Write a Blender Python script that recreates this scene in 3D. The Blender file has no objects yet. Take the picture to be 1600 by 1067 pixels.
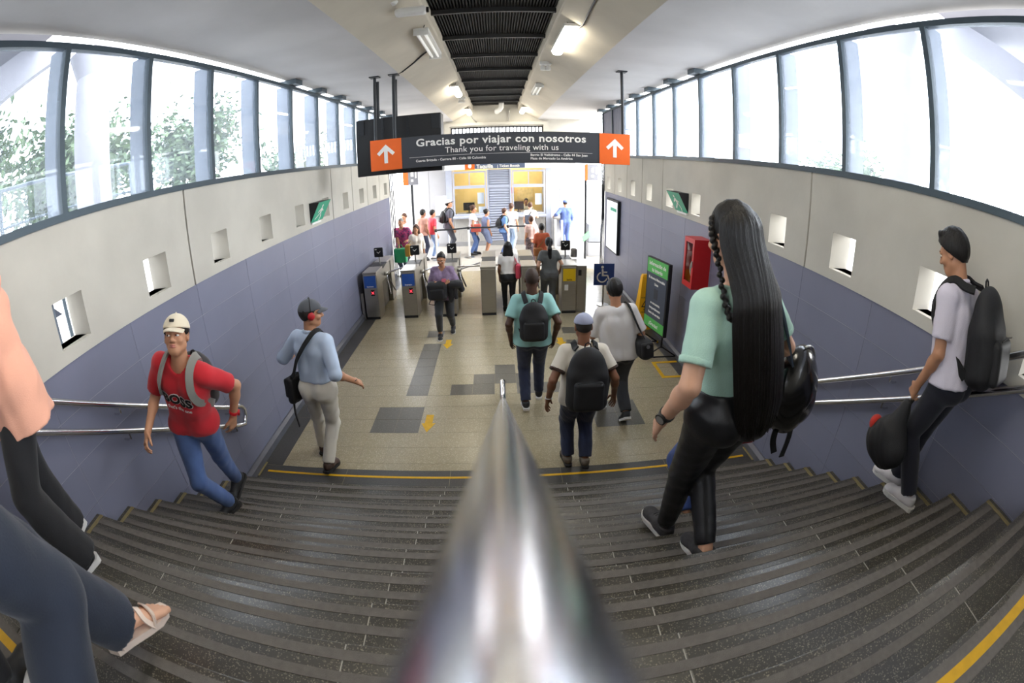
import bpy, bmesh, math, random
import numpy as np
from mathutils import Vector, Matrix
random.seed(7); np.random.seed(7)
scn = bpy.context.scene
COL = scn.collection
# ------------------------------------------------------------------ camera
H = 2.85
cam = bpy.data.cameras.new('camera')
cam.type = 'PANO'
for holder in (cam, getattr(cam, 'cycles', None)):
    if holder is None: continue
    try:
        holder.panorama_type = 'FISHEYE_EQUISOLID'
        holder.fisheye_lens = 16.1593
        holder.fisheye_fov = math.radians(220)
    except Exception: pass
cam.sensor_fit = 'HORIZONTAL'
cam.sensor_width = 36.0
cam.sensor_height = 36.0*1067/1600
cam.lens = 16.0
cam.clip_start = 0.005
cam.clip_end = 500
cam.dof.use_dof = True
cam.dof.focus_distance = 4.2
cam.dof.aperture_fstop = 3.2
co = bpy.data.objects.new('camera', cam); COL.objects.link(co)
F = Vector((0.02341607, 0.92299795, -0.38409175)).normalized()
R = Vector((2.78274489e-3, -9.24359450e-5, -5.24802641e-5)).normalized()
U = R.cross(F).normalized()
mw = Matrix.Identity(4)
for i in range(3):
    mw[i][0] = R[i]; mw[i][1] = U[i]; mw[i][2] = -F[i]
mw[0][3], mw[1][3], mw[2][3] = 0, 0, H
co.matrix_world = mw
scn.camera = co
# ------------------------------------------------------------------ light
world = bpy.data.worlds.new('sky'); scn.world = world
world.use_nodes = True
bg = world.node_tree.nodes['Background']
bg.inputs['Color'].default_value = (0.93, 0.96, 1.0, 1)
bg.inputs['Strength'].default_value = 7.5
sun = bpy.data.lights.new('hazy_sun', 'SUN'); sun.energy = 9.0; sun.angle = math.radians(60); sun.color = (1.0, 0.98, 0.95)
suno = bpy.data.objects.new('hazy_sun', sun); COL.objects.link(suno); suno.location = (30, 0, 20)
suno.rotation_euler = Vector((-0.88, 0.12, -0.46)).to_track_quat('-Z', 'Y').to_euler()
scn.view_settings.view_transform = 'Standard'
scn.view_settings.look = 'None'
scn.view_settings.gamma = 1
scn.view_settings.use_curve_mapping = False
scn.view_settings.exposure = 0.25
try:
    scn.cycles.use_denoising = True
    scn.cycles.max_bounces = 10
    scn.cycles.diffuse_bounces = 6
    scn.cycles.glossy_bounces = 4
    scn.cycles.transparent_max_bounces = 16
    scn.cycles.sample_clamp_indirect = 6
    scn.cycles.caustics_reflective = False
    scn.cycles.caustics_refractive = False
except Exception: pass

# ------------------------------------------------------------------ helpers
def lin(c):
    c = c/255.0
    return c/12.92 if c <= 0.04045 else ((c+0.055)/1.055)**2.4
def rgb(r, g, b): return (lin(r), lin(g), lin(b), 1.0)

MATS = {}
def mat(name, col, rough=0.6, metal=0.0, noise=0.0, nscale=8.0, col2=None, bump=0.0, bscale=60.0, spec=0.5, sheen=0.0, stretch=None, coat=0.0, emit=None, estr=0.0, detail=4.0, aniso=None):
    """procedural principled material: base colour mixed by noise, fine noise bump"""
    if name in MATS: return MATS[name]
    m = bpy.data.materials.new(name); m.use_nodes = True
    nt = m.node_tree; b = nt.nodes['Principled BSDF']
    b.inputs['Roughness'].default_value = rough
    b.inputs['Metallic'].default_value = metal
    b.inputs['Specular IOR Level'].default_value = spec
    if sheen: b.inputs['Sheen Weight'].default_value = sheen
    if coat: b.inputs['Coat Weight'].default_value = coat
    b.inputs['Base Color'].default_value = col
    if emit is not None:
        b.inputs['Emission Color'].default_value = emit
        b.inputs['Emission Strength'].default_value = estr
    if noise or bump:
        tc = nt.nodes.new('ShaderNodeTexCoord'); mp = nt.nodes.new('ShaderNodeMapping')
        nt.links.new(tc.outputs['Object'], mp.inputs['Vector'])
        if stretch: mp.inputs['Scale'].default_value = stretch
    if noise:
        n = nt.nodes.new('ShaderNodeTexNoise'); n.inputs['Scale'].default_value = nscale; n.inputs['Detail'].default_value = detail
        nt.links.new(mp.outputs['Vector'], n.inputs['Vector'])
        rmp = nt.nodes.new('ShaderNodeMapRange'); rmp.inputs['From Min'].default_value = 0.35; rmp.inputs['From Max'].default_value = 0.65
        nt.links.new(n.outputs['Fac'], rmp.inputs['Value'])
        mx = nt.nodes.new('ShaderNodeMix'); mx.data_type = 'RGBA'
        c2 = col2 if col2 else tuple(max(0, c*(1-noise)) for c in col[:3])+(1,)
        mx.inputs[6].default_value = col; mx.inputs[7].default_value = c2
        nt.links.new(rmp.outputs['Result'], mx.inputs[0]); nt.links.new(mx.outputs[2], b.inputs['Base Color'])
    if bump:
        n2 = nt.nodes.new('ShaderNodeTexNoise'); n2.inputs['Scale'].default_value = bscale; n2.inputs['Detail'].default_value = 3
        nt.links.new(mp.outputs['Vector'], n2.inputs['Vector'])
        bp = nt.nodes.new('ShaderNodeBump'); bp.inputs['Strength'].default_value = bump; bp.inputs['Distance'].default_value = 0.01
        nt.links.new(n2.outputs['Fac'], bp.inputs['Height']); nt.links.new(bp.outputs['Normal'], b.inputs['Normal'])
    MATS[name] = m
    return m

def terrazzo(name, base, speck, rough, scale=220.0, amount=0.62, cloud=0.12):
    if name in MATS: return MATS[name]
    m = mat(name, base, rough, noise=cloud, nscale=2.2)
    nt = m.node_tree; b = nt.nodes['Principled BSDF']
    src = b.inputs['Base Color'].links[0].from_socket
    tc = nt.nodes.new('ShaderNodeTexCoord'); v = nt.nodes.new('ShaderNodeTexVoronoi'); v.inputs['Scale'].default_value = scale
    geo = nt.nodes.new('ShaderNodeNewGeometry')
    nt.links.new(geo.outputs['Position'], v.inputs['Vector'])
    rmp = nt.nodes.new('ShaderNodeMapRange'); rmp.inputs['From Min'].default_value = amount; rmp.inputs['From Max'].default_value = amount+0.12
    sep = nt.nodes.new('ShaderNodeSeparateColor'); nt.links.new(v.outputs['Color'], sep.inputs['Color'])
    nt.links.new(sep.outputs['Red'], rmp.inputs['Value'])
    mx = nt.nodes.new('ShaderNodeMix'); mx.data_type = 'RGBA'
    mx.inputs[7].default_value = speck
    nt.links.new(src, mx.inputs[6]); nt.links.new(rmp.outputs['Result'], mx.inputs[0]); nt.links.new(mx.outputs[2], b.inputs['Base Color'])
    return m

def glass(name, tint=(0.94, 0.97, 1.0, 1), dust=0.05, refl=1.0):
    if name in MATS: return MATS[name]
    m = bpy.data.materials.new(name); m.use_nodes = True; nt = m.node_tree
    for n in list(nt.nodes):
        if n.type != 'OUTPUT_MATERIAL': nt.nodes.remove(n)
    out = [n for n in nt.nodes if n.type == 'OUTPUT_MATERIAL'][0]
    tr = nt.nodes.new('ShaderNodeBsdfTransparent'); tr.inputs['Color'].default_value = tint
    gl = nt.nodes.new('ShaderNodeBsdfGlossy'); gl.inputs['Roughness'].default_value = 0.03
    tl = nt.nodes.new('ShaderNodeBsdfTranslucent'); tl.inputs['Color'].default_value = (0.8, 0.85, 1, 1)
    lw = nt.nodes.new('ShaderNodeLayerWeight'); lw.inputs['Blend'].default_value = 0.5
    pw = nt.nodes.new('ShaderNodeMath'); pw.operation = 'POWER'; pw.inputs[1].default_value = 4.0
    nt.links.new(lw.outputs['Facing'], pw.inputs[0])
    fr = nt.nodes.new('ShaderNodeMath'); fr.operation = 'MULTIPLY_ADD'; fr.inputs[1].default_value = 0.5; fr.inputs[2].default_value = 0.03
    nt.links.new(pw.outputs[0], fr.inputs[0])
    m1 = nt.nodes.new('ShaderNodeMixShader'); m2 = nt.nodes.new('ShaderNodeMixShader')
    m1.inputs[0].default_value = dust
    nt.links.new(tr.outputs[0], m1.inputs[1]); nt.links.new(tl.outputs[0], m1.inputs[2])
    mu = nt.nodes.new('ShaderNodeMath'); mu.operation = 'MULTIPLY'; mu.inputs[1].default_value = refl
    nt.links.new(fr.outputs[0], mu.inputs[0]); nt.links.new(mu.outputs[0], m2.inputs[0])
    nt.links.new(m1.outputs[0], m2.inputs[1]); nt.links.new(gl.outputs[0], m2.inputs[2])
    nt.links.new(m2.outputs[0], out.inputs['Surface'])
    MATS[name] = m
    return m

def setp(o, label=None, cat=None, group=None, kind=None):
    if label: o['label'] = label
    if cat: o['category'] = cat
    if group: o['group'] = group
    if kind: o['kind'] = kind
    return o

def empty(name, loc, label=None, cat=None, group=None, kind=None, rz=0.0):
    o = bpy.data.objects.new(name, None); COL.objects.link(o)
    o.location = loc; o.rotation_euler = (0, 0, rz); o.empty_display_size = 0.1
    return setp(o, label, cat, group, kind)

def obj_from_mesh(name, me, parent=None, loc=None):
    o = bpy.data.objects.new(name, me); COL.objects.link(o)
    if parent is not None: o.parent = parent
    if loc is not None: o.location = loc
    return o

class MB:
    """collects shapes, links them as one mesh object"""
    def __init__(s): s.v = []; s.f = []; s.mi = []; s.cur = 0
    def add(s, vs, fs):
        n = len(s.v); s.v += [tuple(p) for p in vs]
        s.f += [tuple(i+n for i in f) for f in fs]; s.mi += [s.cur]*len(fs)
        return s
    def box(s, x0, x1, y0, y1, z0, z1):
        return s.add([(x0,y0,z0),(x1,y0,z0),(x1,y1,z0),(x0,y1,z0),(x0,y0,z1),(x1,y0,z1),(x1,y1,z1),(x0,y1,z1)],
                     [(0,3,2,1),(4,5,6,7),(0,1,5,4),(1,2,6,5),(2,3,7,6),(3,0,4,7)])
    def bbox(s, x0, x1, y0, y1, z0, z1, b=0.01):
        """box with chamfered edges"""
        bm = bmesh.new(); bmesh.ops.create_cube(bm, size=1)
        for v in bm.verts: v.co = Vector(((x0+x1)/2+v.co.x*(x1-x0), (y0+y1)/2+v.co.y*(y1-y0), (z0+z1)/2+v.co.z*(z1-z0)))
        b = min(b, 0.45*min(x1-x0, y1-y0, z1-z0))
        bmesh.ops.bevel(bm, geom=bm.edges[:], offset=b, segments=2, affect='EDGES', profile=0.5)
        bm.verts.index_update()
        s.add([v.co[:] for v in bm.verts], [[v.index for v in f.verts] for f in bm.faces]); bm.free()
        return s
    def quad(s, a, b, c, d): return s.add([a, b, c, d], [(0, 1, 2, 3)])
    def prism(s, poly, axis, a0, a1):
        """polygon (2d list) extruded along axis 'x','y','z' from a0 to a1"""
        def P(u, w, t): return {'x': (t, u, w), 'y': (u, t, w), 'z': (u, w, t)}[axis]
        n = len(poly)
        vs = [P(u, w, a0) for u, w in poly]+[P(u, w, a1) for u, w in poly]
        fs = [tuple(range(n))[::-1], tuple(range(n, 2*n))]+[(i, (i+1) % n, n+(i+1) % n, n+i) for i in range(n)]
        return s.add(vs, fs)
    def tube(s, pts, r, n=12, caps=True, flat=None, up=None):
        """swept tube; flat = width factor for a strap (r is thickness/2, flat is half width)"""
        pts = [Vector(p) for p in pts]; rings = []
        m = len(pts); prevn = None
        rs = r if isinstance(r, (list, tuple)) else [r]*m
        for i, p in enumerate(pts):
            t = (pts[min(i+1, m-1)]-pts[max(i-1, 0)]).normalized()
            if prevn is None:
                a = Vector(up) if up else (Vector((0, 0, 1)) if abs(t.z) < 0.9 else Vector((1, 0, 0)))
                nn = (a-t*a.dot(t)).normalized()
            else:
                if up: a = Vector(up); nn = (a-t*a.dot(t)).normalized()
                else: nn = (prevn-t*prevn.dot(t)).normalized()
            prevn = nn; bb = t.cross(nn)
            ring = []
            for k in range(n):
                an = 2*math.pi*(k+0.5)/n
                if flat: ring.append(p+nn*(rs[i]*math.sin(an))+bb*(flat*(math.copysign(abs(math.cos(an))**0.5, math.cos(an)))))
                else: ring.append(p+nn*(rs[i]*math.sin(an))+bb*(rs[i]*math.cos(an)))
            rings.append(ring)
        vs = [v[:] for r_ in rings for v in r_]
        fs = [(i*n+k, i*n+(k+1) % n, (i+1)*n+(k+1) % n, (i+1)*n+k) for i in range(m-1) for k in range(n)]
        if caps: fs += [tuple(range(n))[::-1], tuple(range((m-1)*n, m*n))]
        return s.add(vs, fs)
    def cyl(s, p0, p1, r, n=16): return s.tube([p0, p1], r, n)
    def lathe(s, prof, c=(0, 0, 0), n=20):
        m = len(prof)
        vs = [(c[0]+r*math.cos(2*math.pi*k/n), c[1]+r*math.sin(2*math.pi*k/n), c[2]+z) for r, z in prof for k in range(n)]
        fs = [(i*n+k, i*n+(k+1) % n, (i+1)*n+(k+1) % n, (i+1)*n+k) for i in range(m-1) for k in range(n)]
        fs += [tuple(range(n))[::-1], tuple(range((m-1)*n, m*n))]
        return s.add(vs, fs)
    def ball(s, c, rx, ry=None, rz=None, n=12):
        ry = ry or rx; rz = rz or rx
        vs = []; 
        for i in range(1, n):
            th = math.pi*i/n
            for k in range(2*n): 
                ph = math.pi*k/n
                vs.append((c[0]+rx*math.sin(th)*math.cos(ph), c[1]+ry*math.sin(th)*math.sin(ph), c[2]+rz*math.cos(th)))
        N = 2*n
        fs = [(i*N+k, (i+1)*N+k, (i+1)*N+(k+1) % N, i*N+(k+1) % N) for i in range(n-2) for k in range(N)]
        vs += [(c[0], c[1], c[2]+rz), (c[0], c[1], c[2]-rz)]
        a = len(vs)-2
        fs += [(a, k, (k+1) % N) for k in range(N)]+[(a+1, (n-2)*N+(k+1) % N, (n-2)*N+k) for k in range(N)]
        return s.add(vs, fs)
    def mesh(s, name, mats, off=(0, 0, 0), smooth=False):
        me = bpy.data.meshes.new(name)
        me.from_pydata([(x-off[0], y-off[1], z-off[2]) for x, y, z in s.v], [], s.f)
        if not isinstance(mats, (list, tuple)): mats = [mats]
        for m in mats: me.materials.append(m)
        if len(mats) > 1: me.polygons.foreach_set('material_index', s.mi)
        if smooth == True: me.polygons.foreach_set('use_smooth', [True]*len(me.polygons))
        elif smooth: 
            me.polygons.foreach_set('use_smooth', [True]*len(me.polygons)); me.set_sharp_from_angle(angle=math.radians(smooth))
        me.update()
        return me
    def build(s, name, mats, parent=None, smooth=False, off=None):
        """world-coordinate shapes -> object; child coordinates are relative to the parent's place"""
        if parent is not None:
            o_ = parent.location if off is None else off
            p = parent.parent
            base = Vector(o_)
            if off is None:
                while p is not None: base = base+p.location; p = p.parent
            return obj_from_mesh(name, s.mesh(name, mats, base, smooth), parent)
        base = off or (0, 0, 0)
        return obj_from_mesh(name, s.mesh(name, mats, base, smooth), None, base)

def text_mesh(body, size, bold=0.0, depth=0.002, align='LEFT', space=1.0, xs=1.0):
    """flat lettering lying in local x,y (z = thickness): verts, faces"""
    cu = bpy.data.curves.new('lettering', 'FONT'); cu.body = body; cu.size = size; cu.offset = bold
    cu.extrude = depth; cu.align_x = align; cu.space_character = space; cu.resolution_u = 3
    o = bpy.data.objects.new('lettering', cu); COL.objects.link(o)
    dg = bpy.context.evaluated_depsgraph_get(); ev = o.evaluated_get(dg); me = ev.to_mesh()
    vs = [(v.co.x*xs, v.co.y, v.co.z) for v in me.vertices]; fs = [tuple(p.vertices) for p in me.polygons]
    ev.to_mesh_clear(); bpy.data.objects.remove(o); bpy.data.curves.remove(cu)
    return vs, fs
def text_on(mb, body, size, M, **kw):
    vs, fs = text_mesh(body, size, **kw)
    mb.add([(M @ Vector(v))[:] for v in vs], fs)
def words_on(name, body, size, M, m, parent, **kw):
    """lettering split into one object per word"""
    vs, fs = text_mesh(body, size, **kw); par = list(range(len(vs)))
    def fnd(a):
        while par[a] != a: par[a] = par[par[a]]; a = par[a]
        return a
    for f in fs:
        for i in f[1:]: par[fnd(i)] = fnd(f[0])
    isl = {}
    for i in range(len(vs)): isl.setdefault(fnd(i), []).append(i)
    ext = sorted((min(vs[i][0] for i in v), max(vs[i][0] for i in v), k) for k, v in isl.items())
    groups, end = [], None
    for a, b, k in ext:
        if end is None or a-end > 0.17*size: groups.append(set()); end = b
        groups[-1].add(k); end = max(end, b)
    for g in groups:
        ids = [i for i in range(len(vs)) if fnd(i) in g]; mp = {i: j for j, i in enumerate(ids)}
        MB().add([(M @ Vector(vs[i]))[:] for i in ids], [tuple(mp[i] for i in f) for f in fs if f[0] in mp]).build(name, m, parent)
def weld(o):
    bm = bmesh.new(); bm.from_mesh(o.data); bmesh.ops.remove_doubles(bm, verts=bm.verts[:], dist=1e-5); bmesh.ops.recalc_face_normals(bm, faces=bm.faces[:]); bm.to_mesh(o.data); bm.free(); return o
def frame_mat(origin, xdir, ydir):
    x = Vector(xdir).normalized(); y = Vector(ydir).normalized(); z = x.cross(y)
    m = Matrix.Identity(4)
    for i in range(3): m[i][0] = x[i]; m[i][1] = y[i]; m[i][2] = z[i]; m[i][3] = origin[i]
    return m
# ------------------------------------------------------------------ materials of the place
M_conc = mat('concrete_wall', rgb(196,192,182), 0.85, noise=0.14, nscale=1.6, bump=0.12, bscale=25, detail=8)
M_soff = mat('concrete_soffit', rgb(206,204,204), 0.8, noise=0.16, nscale=0.9, bump=0.1, bscale=20, detail=8)
M_slope = mat('concrete_slope', rgb(202,194,178), 0.75, noise=0.18, nscale=1.1, bump=0.1, bscale=18, detail=8)
M_bluet = mat('slate_blue_tile', rgb(122,124,144), 0.42, noise=0.10, nscale=1.2, bump=0.03, bscale=40, spec=0.45)
M_joint = mat('pale_joint', rgb(168,170,180), 0.8, noise=0.1)
M_dark = mat('dark_metal', rgb(38,40,44), 0.5, metal=0.3, noise=0.1)
M_black = mat('black_plastic', rgb(18,18,20), 0.45, noise=0.1)
M_deck = mat('black_metal_deck', rgb(10,10,11), 0.7, noise=0.2, nscale=3)
M_purl = mat('grey_purlin', rgb(64,64,66), 0.5, metal=0.4, noise=0.15)
M_alu = mat('window_frame_grey', rgb(72,84,92), 0.45, metal=0.35, noise=0.1, nscale=3)
M_fin = mat('window_fin_grey', rgb(120,130,142), 0.5, metal=0.3, noise=0.1, nscale=3)
M_glass = glass('dusty_window_glass', dust=0.055)
M_cglass = glass('booth_glass', dust=0.01)
M_steel = mat('brushed_stainless', rgb(178,176,172), 0.28, metal=1.0, noise=0.1, nscale=5, bump=0.02, bscale=150, stretch=(1,1,12))
M_rail = mat('polished_stainless_rail', rgb(226,226,230), 0.2, metal=1.0, noise=0.06, nscale=6)
M_gran = terrazzo('dark_granite', rgb(74,71,64), rgb(146,138,120), 0.28, 260, 0.86, cloud=0.25)
M_grit = mat('anti_slip_grey', rgb(112,107,102), 0.9, noise=0.15, nscale=30, bump=0.25, bscale=300)
M_gdark = terrazzo('dark_border_stone', rgb(70,68,65), rgb(104,100,94), 0.35, 260, 0.9)
M_beige = terrazzo('beige_terrazzo', rgb(158,146,118), rgb(184,172,146), 0.24, 150, 0.8, cloud=0.10)
M_inlay = terrazzo('grey_inlay_terrazzo', rgb(92,88,78), rgb(116,110,98), 0.3, 150, 0.85, cloud=0.1)
M_grout = mat('floor_grout', rgb(150,139,113), 0.6, noise=0.1)
M_pale = terrazzo('pale_outer_floor', rgb(172,166,156), rgb(190,184,174), 0.35, 120, 0.85)
M_yel = mat('yellow_paint', rgb(222,172,18), 0.55, noise=0.12, nscale=20)
M_brass = mat('brass_strip', rgb(176,160,112), 0.4, metal=0.5, noise=0.15, nscale=20)
M_white = mat('white_paint', rgb(232,232,232), 0.5, noise=0.05)
M_lgrey = mat('light_grey_panel', rgb(172,172,176), 0.45, noise=0.08, nscale=2)

NOSE = lambda i: 3.44-0.303*i
RISE = 0.168
W = 2.70
ZL = RISE*11
# ------------------------------------------------------------------ floor
fl = MB().box(-W-0.3, W+0.3, NOSE(1)-0.3, 11.6, -0.2, -0.0012).build('floor', M_grout); setp(fl, 'beige terrazzo hall floor with dark inlays', 'floor', kind='structure')
T = 0.288; X0 = -2.407; Y0 = 3.684; g = 0.0016
dark = {(3,2),(4,2),(3,3),(4,3),(12,2),(13,2),(12,3),(13,3),(4,12),(12,12)} | {(4,r) for r in range(5,11)} | {(12,r) for r in range(5,11)} | {(6,5),(7,5),(9,5),(10,5),(7,6),(8,6),(9,6),(8,7)}
tm = {}
for k, m in (('b', M_beige), ('d', M_inlay)):
    tm[k] = MB().box(g, T-g, g, T-g, -0.012, 0).mesh('floor_tile', m)
thin = MB().box(g, T-g, 0, Y0-3.572-g, -0.012, 0).mesh('floor_tile', M_beige)
rest = MB()
for r in range(-1, 28):
    for c in range(17):
        x, y = X0+c*T, Y0+r*T
        if r == -1: obj_from_mesh('floor_tile', thin, fl, (x, 3.572, 0)); continue
        if r < 16: obj_from_mesh('floor_tile', tm['d' if (c, r) in dark else 'b'], fl, (x, y, 0))
        elif y < 11.5: rest.box(x+g, x+T-g, y+g, y+T-g, -0.012, 0)
setp(rest.build('far_floor_tiles', M_beige, fl), kind='stuff')
# dark borders along both walls and along the foot of the stairs
bd = MB()
for k in range(8):
    y0, y1 = 3.572+k*1.0, 3.572+(k+1)*1.0
    y1 = min(y1, 11.5)
    MB().box(-W+0.06, X0-0.002, y0+0.002, y1-0.002, -0.012, 0.0).build('border_slab', M_gdark, fl)
    MB().box(X0+17*T+0.002, W-0.06, y0+0.002, y1-0.002, -0.012, 0.0).build('border_slab', M_gdark, fl)
for k in range(5):
    x = -W+k*1.08
    MB().box(x+0.002, x+1.078, 3.137, 3.569, -0.012, 0.0).build('border_slab', M_gdark, fl)
MB().box(-2.55, 2.55, 3.445, 3.475, 0.0005, 0.0022).build('yellow_line', M_yel, fl)
def arrow(cx, y1, y0, w, name='floor_arrow'):
    m = MB(); ym = y0+(y1-y0)*0.5
    m.prism([(cx-w*0.27, y1), (cx-w*0.27, ym), (cx-w*0.5, ym), (cx, y0), (cx+w*0.5, ym), (cx+w*0.27, ym), (cx+w*0.27, y1)], 'z', 0.0005, 0.002)
    return m
for nm, a, lb in (('floor_arrow', (-0.872, 4.648, 4.27, 0.165), 'large yellow arrow sticker beside the grey square inlay'), ('floor_arrow', (-0.86, 7.0, 6.63, 0.165), 'yellow arrow sticker at the feet of the woman in lilac'), ('floor_arrow', (0.96, 6.95, 6.58, 0.165), 'yellow arrow sticker ahead of the man in the cap')):
    o = arrow(*a).build(nm, M_yel); setp(o, lb, 'floor arrow', 'yellow floor arrows')
tp = MB(); w_ = 0.055
tp.box(2.21, 2.62, 5.84, 5.84+w_, 0.0005, 0.002); tp.box(2.21, 2.21+w_, 5.365, 5.84, 0.0005, 0.002); tp.box(2.21+w_, 2.62, 5.365, 5.365+w_, 0.0005, 0.002)
setp(tp.build('floor_tape', M_yel), 'yellow tape outline on the floor by the fire cabinet', 'floor tape')
# outer floor beyond the gates, landing
of = MB().box(-9, 9, 11.6, 30, -0.2, -0.001)
setp(of.build('floor_concourse', M_pale), 'pale floor of the outer concourse', 'floor', kind='structure')
ld = MB().box(-W-0.3, W+0.3, -4.0, NOSE(11)-0.02, ZL-0.3, ZL-0.02)
lo = ld.build('floor_landing', M_gdark); setp(lo, 'dark granite landing at the top of the stairs', 'floor', kind='structure')
for r in range(5):
    for k in range(5):
        x = -W+k*1.08; y1 = NOSE(11)-r*0.6
        MB().bbox(x+0.002, x+1.078, y1-0.598, y1, ZL-0.03, ZL, 0.004).build('landing_slab', M_gran, lo)
MB().box(-2.6, 2.6, -0.015, 0.035, ZL+0.0005, ZL+0.002).build('yellow_line', M_yel, lo)
# ------------------------------------------------------------------ staircase
st = MB()
for i in range(1, 11):
    st.box(-W-0.2, W+0.2, NOSE(i)-0.303-0.03, NOSE(i)-0.015, -0.1, RISE*i-0.031)
so = st.build('staircase', M_gdark); setp(so, 'wide dark granite staircase of ten treads', 'staircase', kind='structure')
slab = MB().bbox(0.0018, 1.0782, -0.33, 0.0, -0.03, 0, 0.005).mesh('tread_slab', M_gran)
riser = MB().box(0.0012, 1.0788, -0.02, -0.012, -0.14, -0.03).mesh('riser_slab', M_gran)
strip = MB().box(-2.62, 2.62, -0.022, 0.022, 0.0, 0.0022).mesh('anti_slip_strip', M_grit)
edge = MB().box(-0.018, 0.018, -0.26, -0.012, 0.0, 0.004).mesh('edge_strip', M_brass)
jm = MB().box(-0.0018, 0.0018, -0.30, -0.006, -0.02, -0.0004).mesh('slab_joint', mat('pale_stone_joint', rgb(190,186,176), 0.7, noise=0.1))
for i in range(1, 11):
    for k in range(1, 5): obj_from_mesh('slab_joint', jm, so, (-W+k*1.08, NOSE(i), RISE*i))
for i in range(1, 12):
    for k in range(5):
        x = -W+k*1.08
        if i < 11: obj_from_mesh('tread_slab', slab, so, (x, NOSE(i), RISE*i))
        obj_from_mesh('riser_slab', riser, so, (x, NOSE(i), RISE*i))
    for dy in (0.052, 0.142):
        obj_from_mesh('anti_slip_strip', strip, so, (0, NOSE(i)-dy, RISE*i))
    for sx in (-1, 1): obj_from_mesh('edge_strip', edge, so, (sx*2.635, NOSE(i)+0.01, RISE*i))
for sx in (-1, 1): obj_from_mesh('edge_strip', edge, so, (sx*2.635, 3.62, 0.0))
# ------------------------------------------------------------------ walls
def plate(m, xa, xb, y0, y1, z0, z1, holes):
    """solid plate between x planes with rectangular through holes (ya,yb,za,zb)"""
    ys = sorted({y0, y1}|{v for h in holes for v in h[:2]}); zs = sorted({z0, z1}|{v for h in holes for v in h[2:]})
    solid = {}
    for i in range(len(ys)-1):
        for j in range(len(zs)-1):
            cy, cz = (ys[i]+ys[i+1])/2, (zs[j]+zs[j+1])/2
            solid[i, j] = not any(h[0] < cy < h[1] and h[2] < cz < h[3] for h in holes)
    for (i, j), s in solid.items():
        if not s: continue
        a, b, c, d = ys[i], ys[i+1], zs[j], zs[j+1]
        for x in (xa, xb): m.quad((x,a,c),(x,b,c),(x,b,d),(x,a,d))
        for di, dj, q in ((-1,0,((a,c),(a,d))),(1,0,((b,c),(b,d))),(0,-1,((a,c),(b,c))),(0,1,((a,d),(b,d)))):
            if not solid.get((i+di, j+dj), False):
                (p0, q0), (p1, q1) = q
                m.quad((xa,p0,q0),(xb,p0,q0),(xb,p1,q1),(xa,p1,q1))
HOLES = [0.745+1.03*k for k in range(-1, 12)]
PJ = [-4.0, -0.68, 3.29, 7.2, 8.32, 9.35, 10.38, 11.4]
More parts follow.
